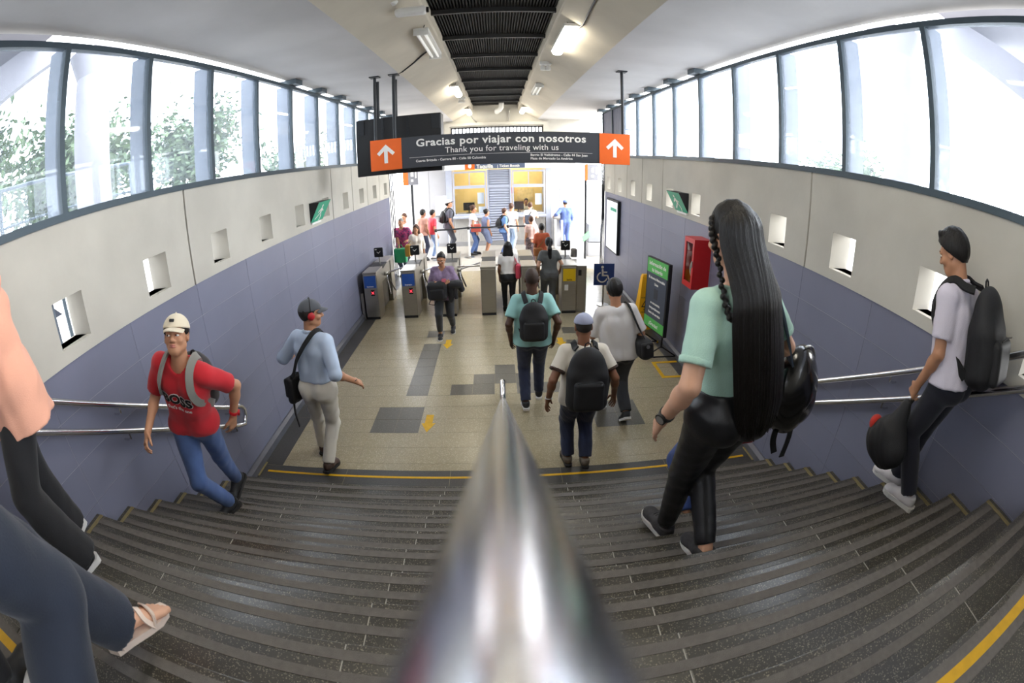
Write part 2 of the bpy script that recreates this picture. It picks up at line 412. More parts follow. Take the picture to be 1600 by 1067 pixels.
for sx, side in ((-1, 'left'), (1, 'right')):
    # backing wall behind the tiles
    w = MB().box(min(sx*(W+0.003), sx*(W+0.25)), max(sx*(W+0.003), sx*(W+0.25)), -4.0, 11.4, -0.1, 2.108).build('wall_'+side, M_joint)
    setp(w, side+' wall, slate-blue tiles below pale concrete panels', 'wall', kind='structure')
    # tile courses
    gap = 0.0018; tl = 0.97
    tmesh = {}
    zt = 2.108; row = 0
    while zt > 0.05:
        zb = max(zt-0.293, 0.0)
        y = 3.32-6*tl
        while y < 11.4:
            ya, yb = y, min(y+tl, 11.4)
            nose_z = (3.44-yb)/0.303*RISE
            if zt > min(nose_z, ZL)-0.2 and yb > -3:
                key = (round(yb-ya, 3), round(zt-zb, 3))
                if key not in tmesh:
                    tmesh[key] = MB().box(min(0, sx*0.0028), max(0, sx*0.0028), gap, yb-ya-gap, gap, zt-zb-gap).mesh('wall_tile', M_bluet)
                obj_from_mesh('wall_tile', tmesh[key], w, (sx*W, ya, zb))
            y += tl
        zt = zb; row += 1
    # precast concrete panels with square openings
    for a, b in zip(PJ[:-1], PJ[1:]):
        hs = [(h+0.0, h+0.30, 2.2, 2.5) for h in [0.59+1.022*k for k in range(-2, 13)] if a+0.05 < h and h+0.30 < b-0.05]
        m = MB(); plate(m, sx*(W-0.015), sx*(W+0.22), a+0.012, b-0.012, 2.112, 2.965, hs)
        cp = weld(m.build('concrete_panel', M_conc, w))
        for h in hs:
            MB().box(min(sx*(W+0.2), sx*(W+0.24)), max(sx*(W+0.2), sx*(W+0.24)), h[0]+0.10, h[0]+0.15, 2.19, 2.51).build('window_bar', M_fin, cp)
    MB().box(min(sx*(W+0.05), sx*(W+0.2)), max(sx*(W+0.05), sx*(W+0.2)), -4, 11.4, 2.10, 2.2).build('backing', M_joint, w)
    # baseboard along the flat part
    bb = MB().prism([(sx*W, 0), (sx*(W-0.06), 0), (sx*(W-0.06), 0.075), (sx*(W-0.02), 0.10), (sx*W, 0.10)], 'y', 3.2, 11.4)
    setp(bb.build('baseboard_'+side, mat('skirting_metal', rgb(110,112,122), 0.35, metal=0.4, noise=0.1)), 'grey skirting at the foot of the '+side+' wall', 'baseboard', kind='structure')
    # window band
    n = 0
    ZB, ZT = 2.98, 4.18
    for k in range(-4, 10):
        y = 1.867+0.97*k; y2 = y+0.97
        n += 1
        wn = empty('window_%d' % (n if sx < 0 else n+14), (sx*W, y, ZB), side+' clerestory window pane in a grey frame', 'window', kind='structure')
        f = MB()
        f.box(sx*W-0.03, sx*W+0.03, y, y2, ZB-0.015, ZB+0.035); f.box(sx*W-0.03, sx*W+0.03, y, y2, ZT-0.045, ZT)
        f.box(sx*W-0.03, sx*W+0.03, y2-0.025, y2+0.025, ZB+0.035, ZT-0.045)
        f.build('window_frame', M_alu, wn)
        MB().box(min(sx*(W+0.03), sx*(W+0.2)), max(sx*(W+0.03), sx*(W+0.2)), y2-0.02, y2+0.02, ZB, ZT).build('fin', M_fin, wn)
        if sx > 0 and k >= 8:
            lv = MB()
            for q in range(12): lv.box(W+0.0, W+0.02, y+0.03+q*0.077, y+0.03+q*0.077+0.055, ZB+0.035, ZT-0.045)
            lv.box(W+0.02, W+0.03, y+0.03, y2-0.03, ZB+0.035, ZT-0.045)
            lv.build('louvre_panel', mat('lilac_louvre', rgb(120,122,140), 0.5, noise=0.08), wn)
        else:
            MB().box(sx*W-0.004, sx*W+0.004, y+0.02, y2-0.02, ZB+0.03, ZT-0.04).build('pane', M_glass, wn)
        if k >= 3:
            br = MB().box(min(sx*(W-0.14), sx*(W+0.1)), max(sx*(W-0.14), sx*(W+0.1)), y2-0.11, y2+0.11, ZT, ZT+0.068).build('bracket', M_alu, wn)
# ------------------------------------------------------------------ ceiling
cl = MB()
for sx in (-1, 1):
    cl.prism([(sx*2.72, 4.25), (sx*1.33, 4.25), (sx*1.33, 5.0), (sx*2.72, 5.0)], 'y', -5, 14.8)
c_o = cl.build('ceiling', M_soff); setp(c_o, 'concrete ceiling with a black central deck', 'ceiling', kind='structure')
for sx in (-1, 1):
    MB().prism([(sx*1.331, 4.25), (sx*0.72, 4.58), (sx*0.70, 4.60), (sx*0.70, 5.0), (sx*1.331, 5.0)], 'y', -5, 14.8).build('sloped_soffit', M_slope, c_o)
dk = MB(); nx = 44; xs = [-0.76+1.52*i/nx for i in range(nx+1)]
pts = []
for i in range(nx):
    x, x2 = xs[i], xs[i+1]; q = (x2-x)*0.5
    pts += [(x, 4.78), (x+q*0.8, 4.78), (x+q, 4.735), (x2-q*0.2, 4.735)]
pts.append((0.76, 4.78))
for (xa, za), (xb, zb) in zip(pts[:-1], pts[1:]): dk.quad((xa, -5, za), (xb, -5, zb), (xb, 14.8, zb), (xa, 14.8, za))
weld(dk.build('metal_deck', M_deck, c_o))
MB().box(-0.8, 0.8, -5, 14.8, 4.8, 5.0).build('roof_slab', M_deck, c_o)
for k in range(-3, 9):
    y = 5.16+1.2*k
    if y < 14.7: MB().box(-0.72, 0.72, y-0.022, y+0.022, 4.675, 4.735).build('purlin', M_purl, c_o)
setp(MB().box(-3.3, 3.3, -5, -4, -0.1, 5.0).build('wall_back', M_conc), 'concrete wall behind the landing', 'wall', kind='structure')
# ------------------------------------------------------------------ handrails
def arc(c, r, a0, a1, u, v, n=8):
    c = Vector(c); u = Vector(u); v = Vector(v)
    return [c+u*(r*math.cos(a0+(a1-a0)*i/n))+v*(r*math.sin(a0+(a1-a0)*i/n)) for i in range(n+1)]
SL = 0.554
def rail_z(y): return 2.778-SL*y
cr = empty('centre_handrail', (0, 3.1, 0), 'polished steel handrail running down the middle of the stairs', 'handrail')
pts = [(0, -3.0, 3.05), (0, -0.62, 3.05), (0, -0.5, 3.04), (0, -0.38, 2.985)] + [(0, y, rail_z(y)) for y in (-0.28, 0, 0.5, 1, 1.5, 2, 2.5, 2.95)] + [(0, 3.06, 1.085), (0, 3.15, 1.045), (0, 3.25, 1.03), (0, 3.46, 1.03)]
pts += arc((0, 3.46, 0.93), 0.10, math.pi/2, 0, (0, 1, 0), (0, 0, 1), 6)[1:] + [(0, 3.56, 0.02)]
MB().tube(pts, 0.025, 24).build('rail', M_rail, cr, smooth=60)
for y in (2.6, 1.4, 0.35):
    n_ = int((3.44-y)/0.303); zb = RISE*n_
    MB().cyl((0, y, zb), (0, y, rail_z(y)-0.02), 0.019, 14).lathe([(0.045, 0), (0.045, 0.008), (0.02, 0.01)], (0, y, zb), 16).build('post', M_rail, cr, smooth=50)
MB().cyl((0, -1.2, ZL), (0, -1.2, 3.03), 0.019, 14).build('post', M_rail, cr, smooth=50)
MB().lathe([(0.045, 0), (0.045, 0.008), (0.026, 0.01)], (0, 3.56, 0), 16).build('floor_flange', M_rail, cr, smooth=50)
for sx, side in ((-1, 'left'), (1, 'right')):
    hx = sx*2.615
    zo = 0.0 if sx < 0 else 0.06
    hr = empty('wall_handrail', (sx*W, 3.4, 0.8), 'double tubular steel handrail on the %s wall beside the %s' % (side, 'boy in red' if sx < 0 else 'schoolboy in white'), 'handrail')
    zu = lambda y: 2.775-0.575*y+zo
    zl = lambda y: zu(y)-0.205
    top = [(hx, y, zu(y)) for y in (0.1, 1, 2, 2.9, 3.3)]
    top = [(hx, -2.5, zu(0)), (hx, -0.1, zu(0))]+top
    end = [(hx, 3.40, zu(3.36)), (hx, 3.46, zu(3.4)-0.02), (hx, 3.49, zu(3.4)-0.07), (hx, 3.475, zu(3.4)-0.13), (hx, 3.42, zl(3.4)+0.005)]
    bot = [(hx, y, zl(y)) for y in (3.3, 2.9, 2, 1, 0.1)]+[(hx, -0.1, zl(0)), (hx, -2.5, zl(0))]
    MB().tube(top+end+bot, 0.024, 16).build('rail', M_rail, hr, smooth=60)
    for y in (3.25, 1.9, 0.5):
        for zf in (zu, zl):
            MB().tube([(hx, y, zf(y)-0.02), (hx, y, zf(y)-0.06), (sx*2.66, y, zf(y)-0.075), (sx*W, y, zf(y)-0.075)], 0.008, 8).build('bracket', M_rail, hr, smooth=50)
# ------------------------------------------------------------------ hanging direction sign
M_sign = mat('charcoal_sign', rgb(58,60,66), 0.5, noise=0.05)
M_or = mat('orange_sign', rgb(240,104,24), 0.5, noise=0.04)
M_lett = mat('white_lettering', rgb(240,238,232), 0.6, noise=0.02)
sg = empty('hanging_sign', (0.06, 6.45, 2.82), 'long charcoal hanging sign with white thank-you text and orange arrow squares', 'sign')
ys = 6.45; x0, x1, z0, z1 = -1.775, 1.892, 2.825, 3.28
MB().bbox(x0, x1, ys, ys+0.09, z0, z1, 0.006).build('panel', M_sign, sg)
for a, b in ((x0, -1.318), (1.443, x1)):
    sq = MB().box(a+0.001, b-0.001, ys-0.004, ys+0.002, z0+0.002, z1-0.002).build('orange_square', M_or, sg)
    cx, cz = (a+b)/2, (z0+z1)/2+0.005; k = 0.13
    m = MB()
    m.prism([(cx+a_, cz+b_) for a_, b_ in ((-0.026, -0.13), (0.026, -0.13), (0.026, 0.05), (0.098, -0.018), (0.13, 0.02), (0, 0.145), (-0.13, 0.02), (-0.098, -0.018), (-0.026, 0.05))], 'y', ys-0.007, ys-0.003)
    m.build('arrow', M_lett, sq)
tx = lambda x, z: frame_mat((x, ys-0.002, z), (1, 0, 0), (0, 0, 1))
words_on('lettering', 'Gracias por viajar con nosotros', 0.152, tx(0.07, 3.13), M_lett, sg, bold=0.0035, align='CENTER', space=1.06, xs=1.13)
words_on('lettering', 'Thank you for traveling with us', 0.116, tx(0.08, 3.012), M_lett, sg, bold=0.0006, align='CENTER', space=1.04, xs=1.02)
for t_, x_, z_ in (('Cuarta Brigada - Carrera 80 - Calle 50 Colombia', -1.12, 2.905), ('Barrio El Velódromo - Calle 44 San Juan', 0.47, 2.925), ('Plaza de Mercado La América', 0.47, 2.874)):
    words_on('lettering', t_, 0.047, tx(x_, z_), M_lett, sg, bold=0.001, space=1.04)
MB().box(-1.21, 1.34, ys-0.004, ys-0.001, 2.972, 2.976).build('divider_line', M_lett, sg)
for px in (-1.70, -1.42, 1.80):
    MB().cyl((px, ys+0.05, z1-0.01), (px, ys+0.05, 4.26), 0.022 if px != -1.42 else 0.026, 12).build('hanger_pole', M_dark, sg, smooth=50); MB().box(px-0.07, px+0.07, ys-0.02, ys+0.12, 4.235, 4.252).build('ceiling_plate', M_dark, sg)
bx = empty('display_box', (-1.43, 6.95, 2.76), 'black display cabinet seen from behind, above the left end of the long sign', 'display')
MB().bbox(-2.075, -0.785, 6.75, 7.05, 2.76, 3.64, 0.012).build('housing', M_black, bx)
for a in (-2.06, -0.92): MB().bbox(a, a+0.12, 6.735, 6.755, 3.40, 3.62, 0.004).build('vent_cover', M_dark, bx)
for a in (-1.66, -1.28):
    m = MB().box(a-0.02, a+0.02, 6.742, 6.752, 2.78, 3.62)
    for q in range(9): m.box(a-0.012, a+0.012, 6.738, 6.743, 3.05+q*0.06, 3.07+q*0.06)
    m.build('fixing_rail', M_dark, bx)
for a in (-1.76, -1.48): MB().cyl((a, 6.9, 3.6), (a, 6.9, 4.26), 0.025, 12).build('hanger_pole', M_dark, bx, smooth=50)
# ------------------------------------------------------------------ ceiling lamps, cameras, conduits
M_tube = mat('lit_diffuser', rgb(255,244,214), 0.4, emit=(1.0, 0.93, 0.78, 1), estr=22.0, noise=0.01)
M_tubefaint = mat('faint_glow_tube', rgb(225,225,218), 0.35, noise=0.04, emit=(1, 1, 0.95, 1), estr=0.25)  # faint glow added to the tubes of the unlit and dim lamps
M_whitepl = mat('white_plastic', rgb(225,224,220), 0.4, noise=0.03)
def lamp(cx, y0, y1, z, lit, label):
    r = empty('ceiling_lamp', (cx, (y0+y1)/2, z), label, 'lamp', 'strip lamps along the deck')
    MB().bbox(cx-0.085, cx+0.085, y0, y1, z+0.03, z+0.07, 0.008).build('lamp_housing', M_whitepl, r)
    if lit:
        MB().prism([(cx-0.078, z+0.03), (cx-0.06, z-0.01), (cx-0.03, z-0.028), (cx+0.03, z-0.028), (cx+0.06, z-0.01), (cx+0.078, z+0.03)], 'y', y0+0.015, y1-0.015).build('diffuser', M_tube, r)
    else:
        for s in (-1, 1): MB().cyl((cx+s*0.04, y0+0.03, z+0.005), (cx+s*0.04, y1-0.03, z+0.005), 0.016, 12).build('lamp_tube', M_tubefaint, r, smooth=50)
        MB().box(cx-0.083, cx+0.083, y0, y0+0.012, z-0.025, z+0.03).build('end_cap', M_whitepl, r); MB().box(cx-0.083, cx+0.083, y1-0.012, y1, z-0.025, z+0.03).build('end_cap', M_whitepl, r)
    sg_ = 1 if cx > 0 else -1
    for yy in (y0+0.1, y1-0.1): MB().cyl((cx, yy, z+0.06), (sg_*0.74, yy, 4.63), 0.005, 6).build('hanger_wire', M_dark, r)
lamp(-0.80, 5.05, 6.35, 4.42, False, 'unlit strip lamp with bare tubes, nearest on the left of the black deck')
lamp(0.85, 5.0, 6.3, 4.42, True, 'brightly lit strip lamp nearest on the right of the black deck')
lamp(-0.80, 9.2, 10.4, 4.42, True, 'lit strip lamp midway along the left of the black deck')
lamp(0.88, 9.2, 10.4, 4.42, False, 'dim strip lamp midway along the right of the black deck')
lamp(-0.80, 13.4, 14.6, 4.42, True, 'lit strip lamp at the far left end of the black deck')
lamp(0.82, 13.3, 14.5, 4.42, True, 'lit strip lamp at the far right end of the black deck')
lamp(-0.80, 0.7, 2.0, 4.42, True, 'lit strip lamp above the stairs on the left, out at the top of the view')
lamp(0.85, 0.7, 2.0, 4.42, True, 'lit strip lamp above the stairs on the right, out at the top of the view')
cm = empty('security_camera', (-0.86, 4.25, 4.5), 'white bullet security camera at the top edge beside the deck', 'camera')
MB().lathe([(0.06, 0.02), (0.07, 0.0), (0.05, -0.03)], (-0.93, 4.1, 4.5), 16).build('mount', M_whitepl, cm, smooth=50)
MB().bbox(-0.92, -0.62, 4.2, 4.31, 4.38, 4.47, 0.03).build('housing', M_whitepl, cm)
MB().cyl((-0.62, 4.255, 4.425), (-0.60, 4.255, 4.425), 0.03, 12).build('camera_lens', M_black, cm)
for x, y, lb in ((0.80, 7.35, 'small white spot fitting right of the deck between two lamps'), (-0.80, 11.3, 'small white twin spot fitting left of the deck')):
    c2 = empty('spot_fitting', (x, y, 4.5), lb, 'spotlight')
    MB().bbox(x-0.09, x+0.09, y-0.06, y+0.06, 4.47, 4.53, 0.01).build('base', M_whitepl, c2)
    for s in (-1, 1): MB().lathe([(0.02, 0.0), (0.045, -0.05), (0.04, -0.09)], (x+s*0.04, y, 4.47), 12).build('lamp_head', M_whitepl, c2, smooth=50)
def conduit(pts, lb, r=0.011, m=None):
    setp(MB().tube(pts, r, 8).build('conduit', m or M_dark, None, smooth=60, off=pts[0]), lb, 'conduit', 'thin cable conduits')
conduit([(-1.42, 6.5, 4.235), (-1.28, 6.45, 4.27), (-1.1, 6.35, 4.365), (-0.95, 6.2, 4.44), (-0.85, 6.1, 4.48)], 'grey cable conduit from the sign pole to the unlit lamp')
conduit([(0.92, 5.2, 4.46), (0.95, 4.9, 4.44), (0.93, 4.4, 4.455), (0.9, 3.6, 4.47), (0.88, 2.2, 4.485)], 'black cable running up to the bright right lamp')
conduit([(-0.80, 14.4, 4.45), (-0.70, 14.7, 4.3), (-0.55, 14.74, 4.12), (0.4, 14.74, 4.14), (0.45, 14.74, 4.6)], 'steel conduit across the end wall under the deck', 0.02, M_steel)
pp = MB().tube([(0.05, 14.79, 4.5), (0.05, 14.5, 4.5), (0.12, 14.42, 4.52), (0.18, 14.40, 4.60), (0.19, 14.40, 4.78)], 0.08, 14).build('drain_pipe', M_whitepl, None, smooth=60, off=(0.05, 14.79, 4.5)); setp(pp, 'white drain pipe elbow at the end of the black deck', 'pipe')
# ------------------------------------------------------------------ wall items
fc = empty('fire_hose_cabinet', (2.57, 5.46, 1.29), 'red fire hose cabinet on the right wall behind the long-haired woman', 'cabinet')
M_red = mat('red_enamel', rgb(196,28,30), 0.35, noise=0.05)
c_ = MB(); a0, a1, b0, b1, h0, h1 = 2.45, 2.70, 5.30, 5.62, 1.29, 1.945
c_.box(a0+0.02, a1, b0, b0+0.012, h0, h1).box(a0+0.02, a1, b1-0.012, b1, h0, h1).box(a0+0.02, a1, b0+0.012, b1-0.012, h0, h0+0.012).box(a0+0.02, a1, b0+0.012, b1-0.012, h1-0.012, h1).box(a1-0.012, a1, b0+0.012, b1-0.012, h0+0.012, h1-0.012)
c_.build('cabinet_body', M_red, fc)
dr = MB()
dr.box(a0, a0+0.02, b0, b0+0.05, h0, h1).box(a0, a0+0.02, b1-0.05, b1, h0, h1).box(a0, a0+0.02, b0+0.05, b1-0.05, h0, h0+0.07).box(a0, a0+0.02, b0+0.05, b1-0.05, h1-0.06, h1)
dro = dr.build('cabinet_door', M_red, fc)
MB().box(a0+0.008, a0+0.012, b0+0.05, b1-0.05, h0+0.07, h1-0.06).build('door_glass', M_cglass, dro)
MB().box(a0-0.012, a0, b0+0.015, b0+0.03, 1.58, 1.66).build('door_handle', M_steel, dro)
hs = MB()
for q in range(5): hs.tube([(2.6, 5.46+0.09*math.cos(t*math.pi/8), 1.52+0.10*math.sin(t*math.pi/8)) for t in range(17)], 0.022, 8) if q == 0 else hs.tube([(2.5+0.035*q, 5.46+0.085*math.cos(t*math.pi/8), 1.52+0.10*math.sin(t*math.pi/8)) for t in range(17)], 0.02, 8)
hs.build('hose', mat('hose_canvas', rgb(200,190,170), 0.8, noise=0.1), fc, smooth=True)
MB().lathe([(0.02, 0), (0.028, 0.1), (0.015, 0.16)], (2.56, 5.52, 1.68), 12).build('nozzle', M_brass, fc, smooth=50)
M_green = mat('exit_green', rgb(40,168,132), 0.4, noise=0.04)
for sx, y0_, lb in ((-1, 6.2, 'green exit wedge sign on the left concrete wall'), (1, 6.1, 'green exit wedge sign on the right concrete wall')):
    e_ = empty('exit_sign', (sx*2.685, y0_+0.25, 2.18), lb, 'exit sign')
    xw = sx*2.685; xo = xw-sx*0.16
    MB().prism([(xw, 2.19), (xw, 2.48), (xo, 2.48)], 'y', y0_, y0_+0.5).build('sign_body', M_dark, e_)
    # green face leaning out at the top
    nrm = Vector((-sx*0.29, 0, -0.16)).normalized()
    A = Vector((xw, y0_+0.005, 2.195))+nrm*0.003; B = Vector((xo, y0_+0.005, 2.478))+nrm*0.003
    fm = MB().quad(A, A+Vector((0, 0.49, 0)), B+Vector((0, 0.49, 0)), B)
    fo = fm.build('green_face', M_green, e_)
    up = (B-A).normalized(); along = Vector((0, sx*-1.0, 0)); org = A+Vector((0, 0.245, 0))+nrm*0.004
    M = frame_mat(org, along, up)
    if M.to_3x3() @ Vector((0, 0, 1)) is None: pass
    m = MB()
    def P2(pts): m.add([(M @ Vector((x, z, 0)))[:] for x, z in pts], [tuple(range(len(pts)))])
    P2([(-0.02+0.025*math.cos(t), 0.25+0.025*math.sin(t)) for t in [k*math.pi/5 for k in range(10)]])
    P2([(-0.05, 0.22), (0.02, 0.22), (0.03, 0.13), (-0.02, 0.13)]); P2([(0.0, 0.21), (0.09, 0.17), (0.085, 0.15), (0.01, 0.18)]); P2([(-0.05, 0.21), (-0.12, 0.16), (-0.11, 0.14), (-0.03, 0.18)])
    P2([(-0.02, 0.14), (0.02, 0.14), (-0.06, 0.08), (-0.09, 0.09)]); P2([(0.0, 0.14), (0.03, 0.13), (0.08, 0.07), (0.05, 0.06)])
    P2([(-0.09, 0.09), (-0.06, 0.08), (-0.13, 0.03), (-0.15, 0.05)]); P2([(0.05, 0.07), (0.08, 0.06), (0.06, -0.0), (0.03, 0.0)])
    m.build('running_figure', M_lett, fo)
    MB().box(min(xw, xw-sx*0.03), max(xw, xw-sx*0.03), y0_, y0_+0.36, 2.165, 2.19).build('lower_plate', M_whitepl, e_)
db = empty('notice_board', (2.69, 10.4, 0.75), 'tall white lit notice board on the far right wall', 'notice board')
M_lit = mat('lit_poster', rgb(235,238,240), 0.4, noise=0.03, emit=(0.95, 1, 1, 1), estr=0.5)
MB().bbox(2.63, 2.695, 9.86, 10.92, 0.75, 1.985, 0.006).build('board_frame', M_dark, db)
MB().box(2.625, 2.632, 9.9, 10.88, 0.79, 1.94).build('poster', M_lit, db)
tm_ = lambda y, z: frame_mat((2.6235, y, z), (0, -1, 0), (0, 0, 1))
m = MB(); m.box(2.6225, 2.6245, 9.95, 10.5, 1.72, 1.80); m.box(2.6225, 2.6245, 9.93, 10.85, 1.52, 1.525); m.build('green_heading', M_green, db)
m = MB()
for q in range(9): m.box(2.6225, 2.6245, 10.0+0.02*(q % 3), 10.75, 1.42-q*0.065, 1.43-q*0.065)
m.build('printed_lines', mat('grey_print', rgb(170,178,176), 0.7, noise=0.05), db)
# information stand
ist = empty('information_stand', (2.33, 6.3, 0), 'dark information stand with green header near the fire cabinet', 'sign stand')
Pn, Pf = Vector((2.385, 6.0, 0)), Vector((2.275, 6.6, 0)); d_ = (Pf-Pn).normalized(); nn_ = Vector((-d_.y, d_.x, 0))
if nn_.x > 0: nn_ = -nn_
def pan(u0, u1, z0_, z1_, t0, t1):
    vs = []
    for t in (t0, t1):
        for u, z in ((u0, z0_), (u1, z0_), (u1, z1_), (u0, z1_)): vs.append((Pn+d_*u+nn_*t+Vector((0, 0, z)))[:])
    return vs, [(0, 1, 2, 3), (7, 6, 5, 4), (0, 4, 5, 1), (1, 5, 6, 2), (2, 6, 7, 3), (3, 7, 4, 0)]
def padd(name, m_, *a): return MB().add(*pan(*a)).build(name, m_, ist)
Lp = (Pf-Pn).length
padd('stand_frame', M_black, -0.02, Lp+0.02, 0.34, 1.45, -0.06, -0.004)
padd('poster_panel', mat('slate_poster', rgb(72,78,92), 0.5, noise=0.05), 0.02, Lp-0.01, 0.52, 1.22, -0.004, 0.0)
M_lime = mat('lime_green', rgb(92,186,92), 0.5, noise=0.05)
padd('green_header', M_lime, 0.0, Lp, 1.22, 1.44, -0.004, 0.001)
padd('green_footer', M_lime, 0.0, Lp, 0.36, 0.52, -0.004, 0.001)
tI = lambda u, z: frame_mat((Pn+d_*u+nn_*0.003+Vector((0, 0, z)))[:], (-d_)[:], (0, 0, 1))
for s_, z, sz in (('Información de', 1.34, 0.082), ('tu interés', 1.25, 0.082), ('El sistema Metrocable', 1.13, 0.055), ('Línea', 1.05, 0.055), ('se encuentra', 0.75, 0.055), ('temporalmente', 0.67, 0.055), ('fuera de servicio', 0.59, 0.055), ('¡Gracias!', 0.41, 0.08)):
    words_on('lettering', s_, sz, tI(Lp/2, z), M_lett, ist, bold=0.0015, align='CENTER', depth=0.001)
padd('pictogram', M_sign, Lp/2-0.06, Lp/2+0.06, 0.84, 1.0, 0.0, 0.002)
for u in (0.0, Lp):
    b = Pn+d_*u
    m = MB().cyl((b.x, b.y, 0.34), (b.x, b.y, 0.18), 0.016, 10)
    for s in (-1, 1): m.cyl((b.x, b.y, 0.2), (b.x+s*0.26, b.y, 0.03), 0.011, 8)
    m.cyl((b.x-0.27, b.y, 0.03), (b.x+0.27, b.y, 0.03), 0.012, 8)
    lg = m.build('leg', M_black, ist, smooth=50)
    for s in (-1, 1): MB().ball((b.x+s*0.27, b.y, 0.022), 0.02, n=6).build('yellow_foot', M_yel, lg, smooth=True)
# caution cone sign
cn = empty('caution_sign', (2.52, 7.35, 0), 'yellow folding wet-floor caution sign behind the information stand', 'caution sign')
M_cau = mat('caution_yellow', rgb(250,186,14), 0.45, noise=0.05)
def frust(m, cx, cy, w0, d0, w1, d1, z0_, z1_):
    return m.add([(cx-w0, cy-d0, z0_), (cx+w0, cy-d0, z0_), (cx+w0, cy+d0, z0_), (cx-w0, cy+d0, z0_), (cx-w1, cy-d1, z1_), (cx+w1, cy-d1, z1_), (cx+w1, cy+d1, z1_), (cx-w1, cy+d1, z1_)], [(0,3,2,1),(4,5,6,7),(0,1,5,4),(1,2,6,5),(2,3,7,6),(3,0,4,7)])
frust(MB(), 2.50, 7.35, 0.15, 0.14, 0.065, 0.055, 0.0, 0.93).build('sign_body', M_cau, cn)
frust(MB(), 2.50, 7.35, 0.06, 0.05, 0.05, 0.04, 0.93, 0.965).build('top_grip', M_cau, cn)
tC = frame_mat((2.50, 7.35-0.14+0.4*0.0914-0.002, 0.4), (1, 0, 0), (0, 0.0915, 1))
m = MB()
def tri(sz, z, t): m.add([(tC @ Vector((x, z+y, t)))[:] for x, y in ((-sz, -sz*0.6), (sz, -sz*0.6), (0, sz*1.1))], [(0, 1, 2)])
tri(0.075, 0.05, 0.001); m.build('warning_triangle', M_black, cn)
m = MB(); tri(0.05, 0.05, 0.002); m.build('triangle_inner', M_cau, cn)
m = MB(); m.add([(tC @ Vector(p))[:] for p in ((-0.012, 0.03, 0.003), (0.012, 0.03, 0.003), (0.02, 0.075, 0.003), (-0.004, 0.08, 0.003))], [(0, 1, 2, 3)]); m.build('slip_mark', M_black, cn)
for t_, z_, sz in (('CUIDADO', 0.16, 0.034), ('PISO', -0.055, 0.036), ('HÚMEDO', -0.095, 0.036)): words_on('printing', t_, sz, tC @ Matrix.Translation((0, z_, 0.001)), M_black, cn, align='CENTER', depth=0.0005)
# wheelchair sign
wc = empty('accessible_sign', (2.05, 8.62, 0), 'blue square wheelchair access sign on a slim stem beside the wide turnstile', 'sign')
M_navy = mat('access_blue', rgb(36,66,128), 0.45, noise=0.04)
MB().bbox(1.85, 2.265, 8.6, 8.612, 0.42, 0.86, 0.004).build('sign_plate', M_navy, wc)
tW = frame_mat((2.05, 8.597, 0.64), (1, 0, 0), (0, 0, 1)); m = MB()
def ring(cx, cz, r0, r1, a0, a1, n=20):
    vs = []
    for i in range(n+1):
        a = a0+(a1-a0)*i/n
        for r in (r0, r1): vs.append((tW @ Vector((cx+r*math.cos(a), cz+r*math.sin(a), 0.001)))[:])
    m.add(vs, [(2*i, 2*i+1, 2*i+3, 2*i+2) for i in range(n)])
ring(-0.03, 0.15, 0, 0.028, 0, 2*math.pi); ring(-0.03, -0.055, 0.085, 0.112, math.radians(110), math.radians(345))
def P3(pts): m.add([(tW @ Vector((x, z, 0.001)))[:] for x, z in pts], [tuple(range(len(pts)))])
P3([(-0.045, 0.11), (-0.01, 0.11), (0.0, -0.03), (-0.04, -0.03)]); P3([(-0.02, 0.06), (0.07, 0.06), (0.07, 0.035), (-0.02, 0.035)]); P3([(-0.04, -0.005), (0.085, -0.005), (0.085, -0.035), (-0.04, -0.035)]); P3([(0.06, -0.02), (0.09, -0.01), (0.14, -0.13), (0.11, -0.14)]); P3([(0.11, -0.12), (0.12, -0.145), (0.17, -0.125), (0.165, -0.1)])
m.build('wheelchair_symbol', M_lett, wc)
gt = MB()
gt.cyl((2.06, 8.63, 0), (2.06, 8.63, 0.80), 0.017, 12).build('stem', M_steel, wc, smooth=50)
MB().lathe([(0.12, 0), (0.12, 0.012), (0.02, 0.02)], (2.06, 8.63, 0), 20).build('base', M_steel, wc, smooth=50)
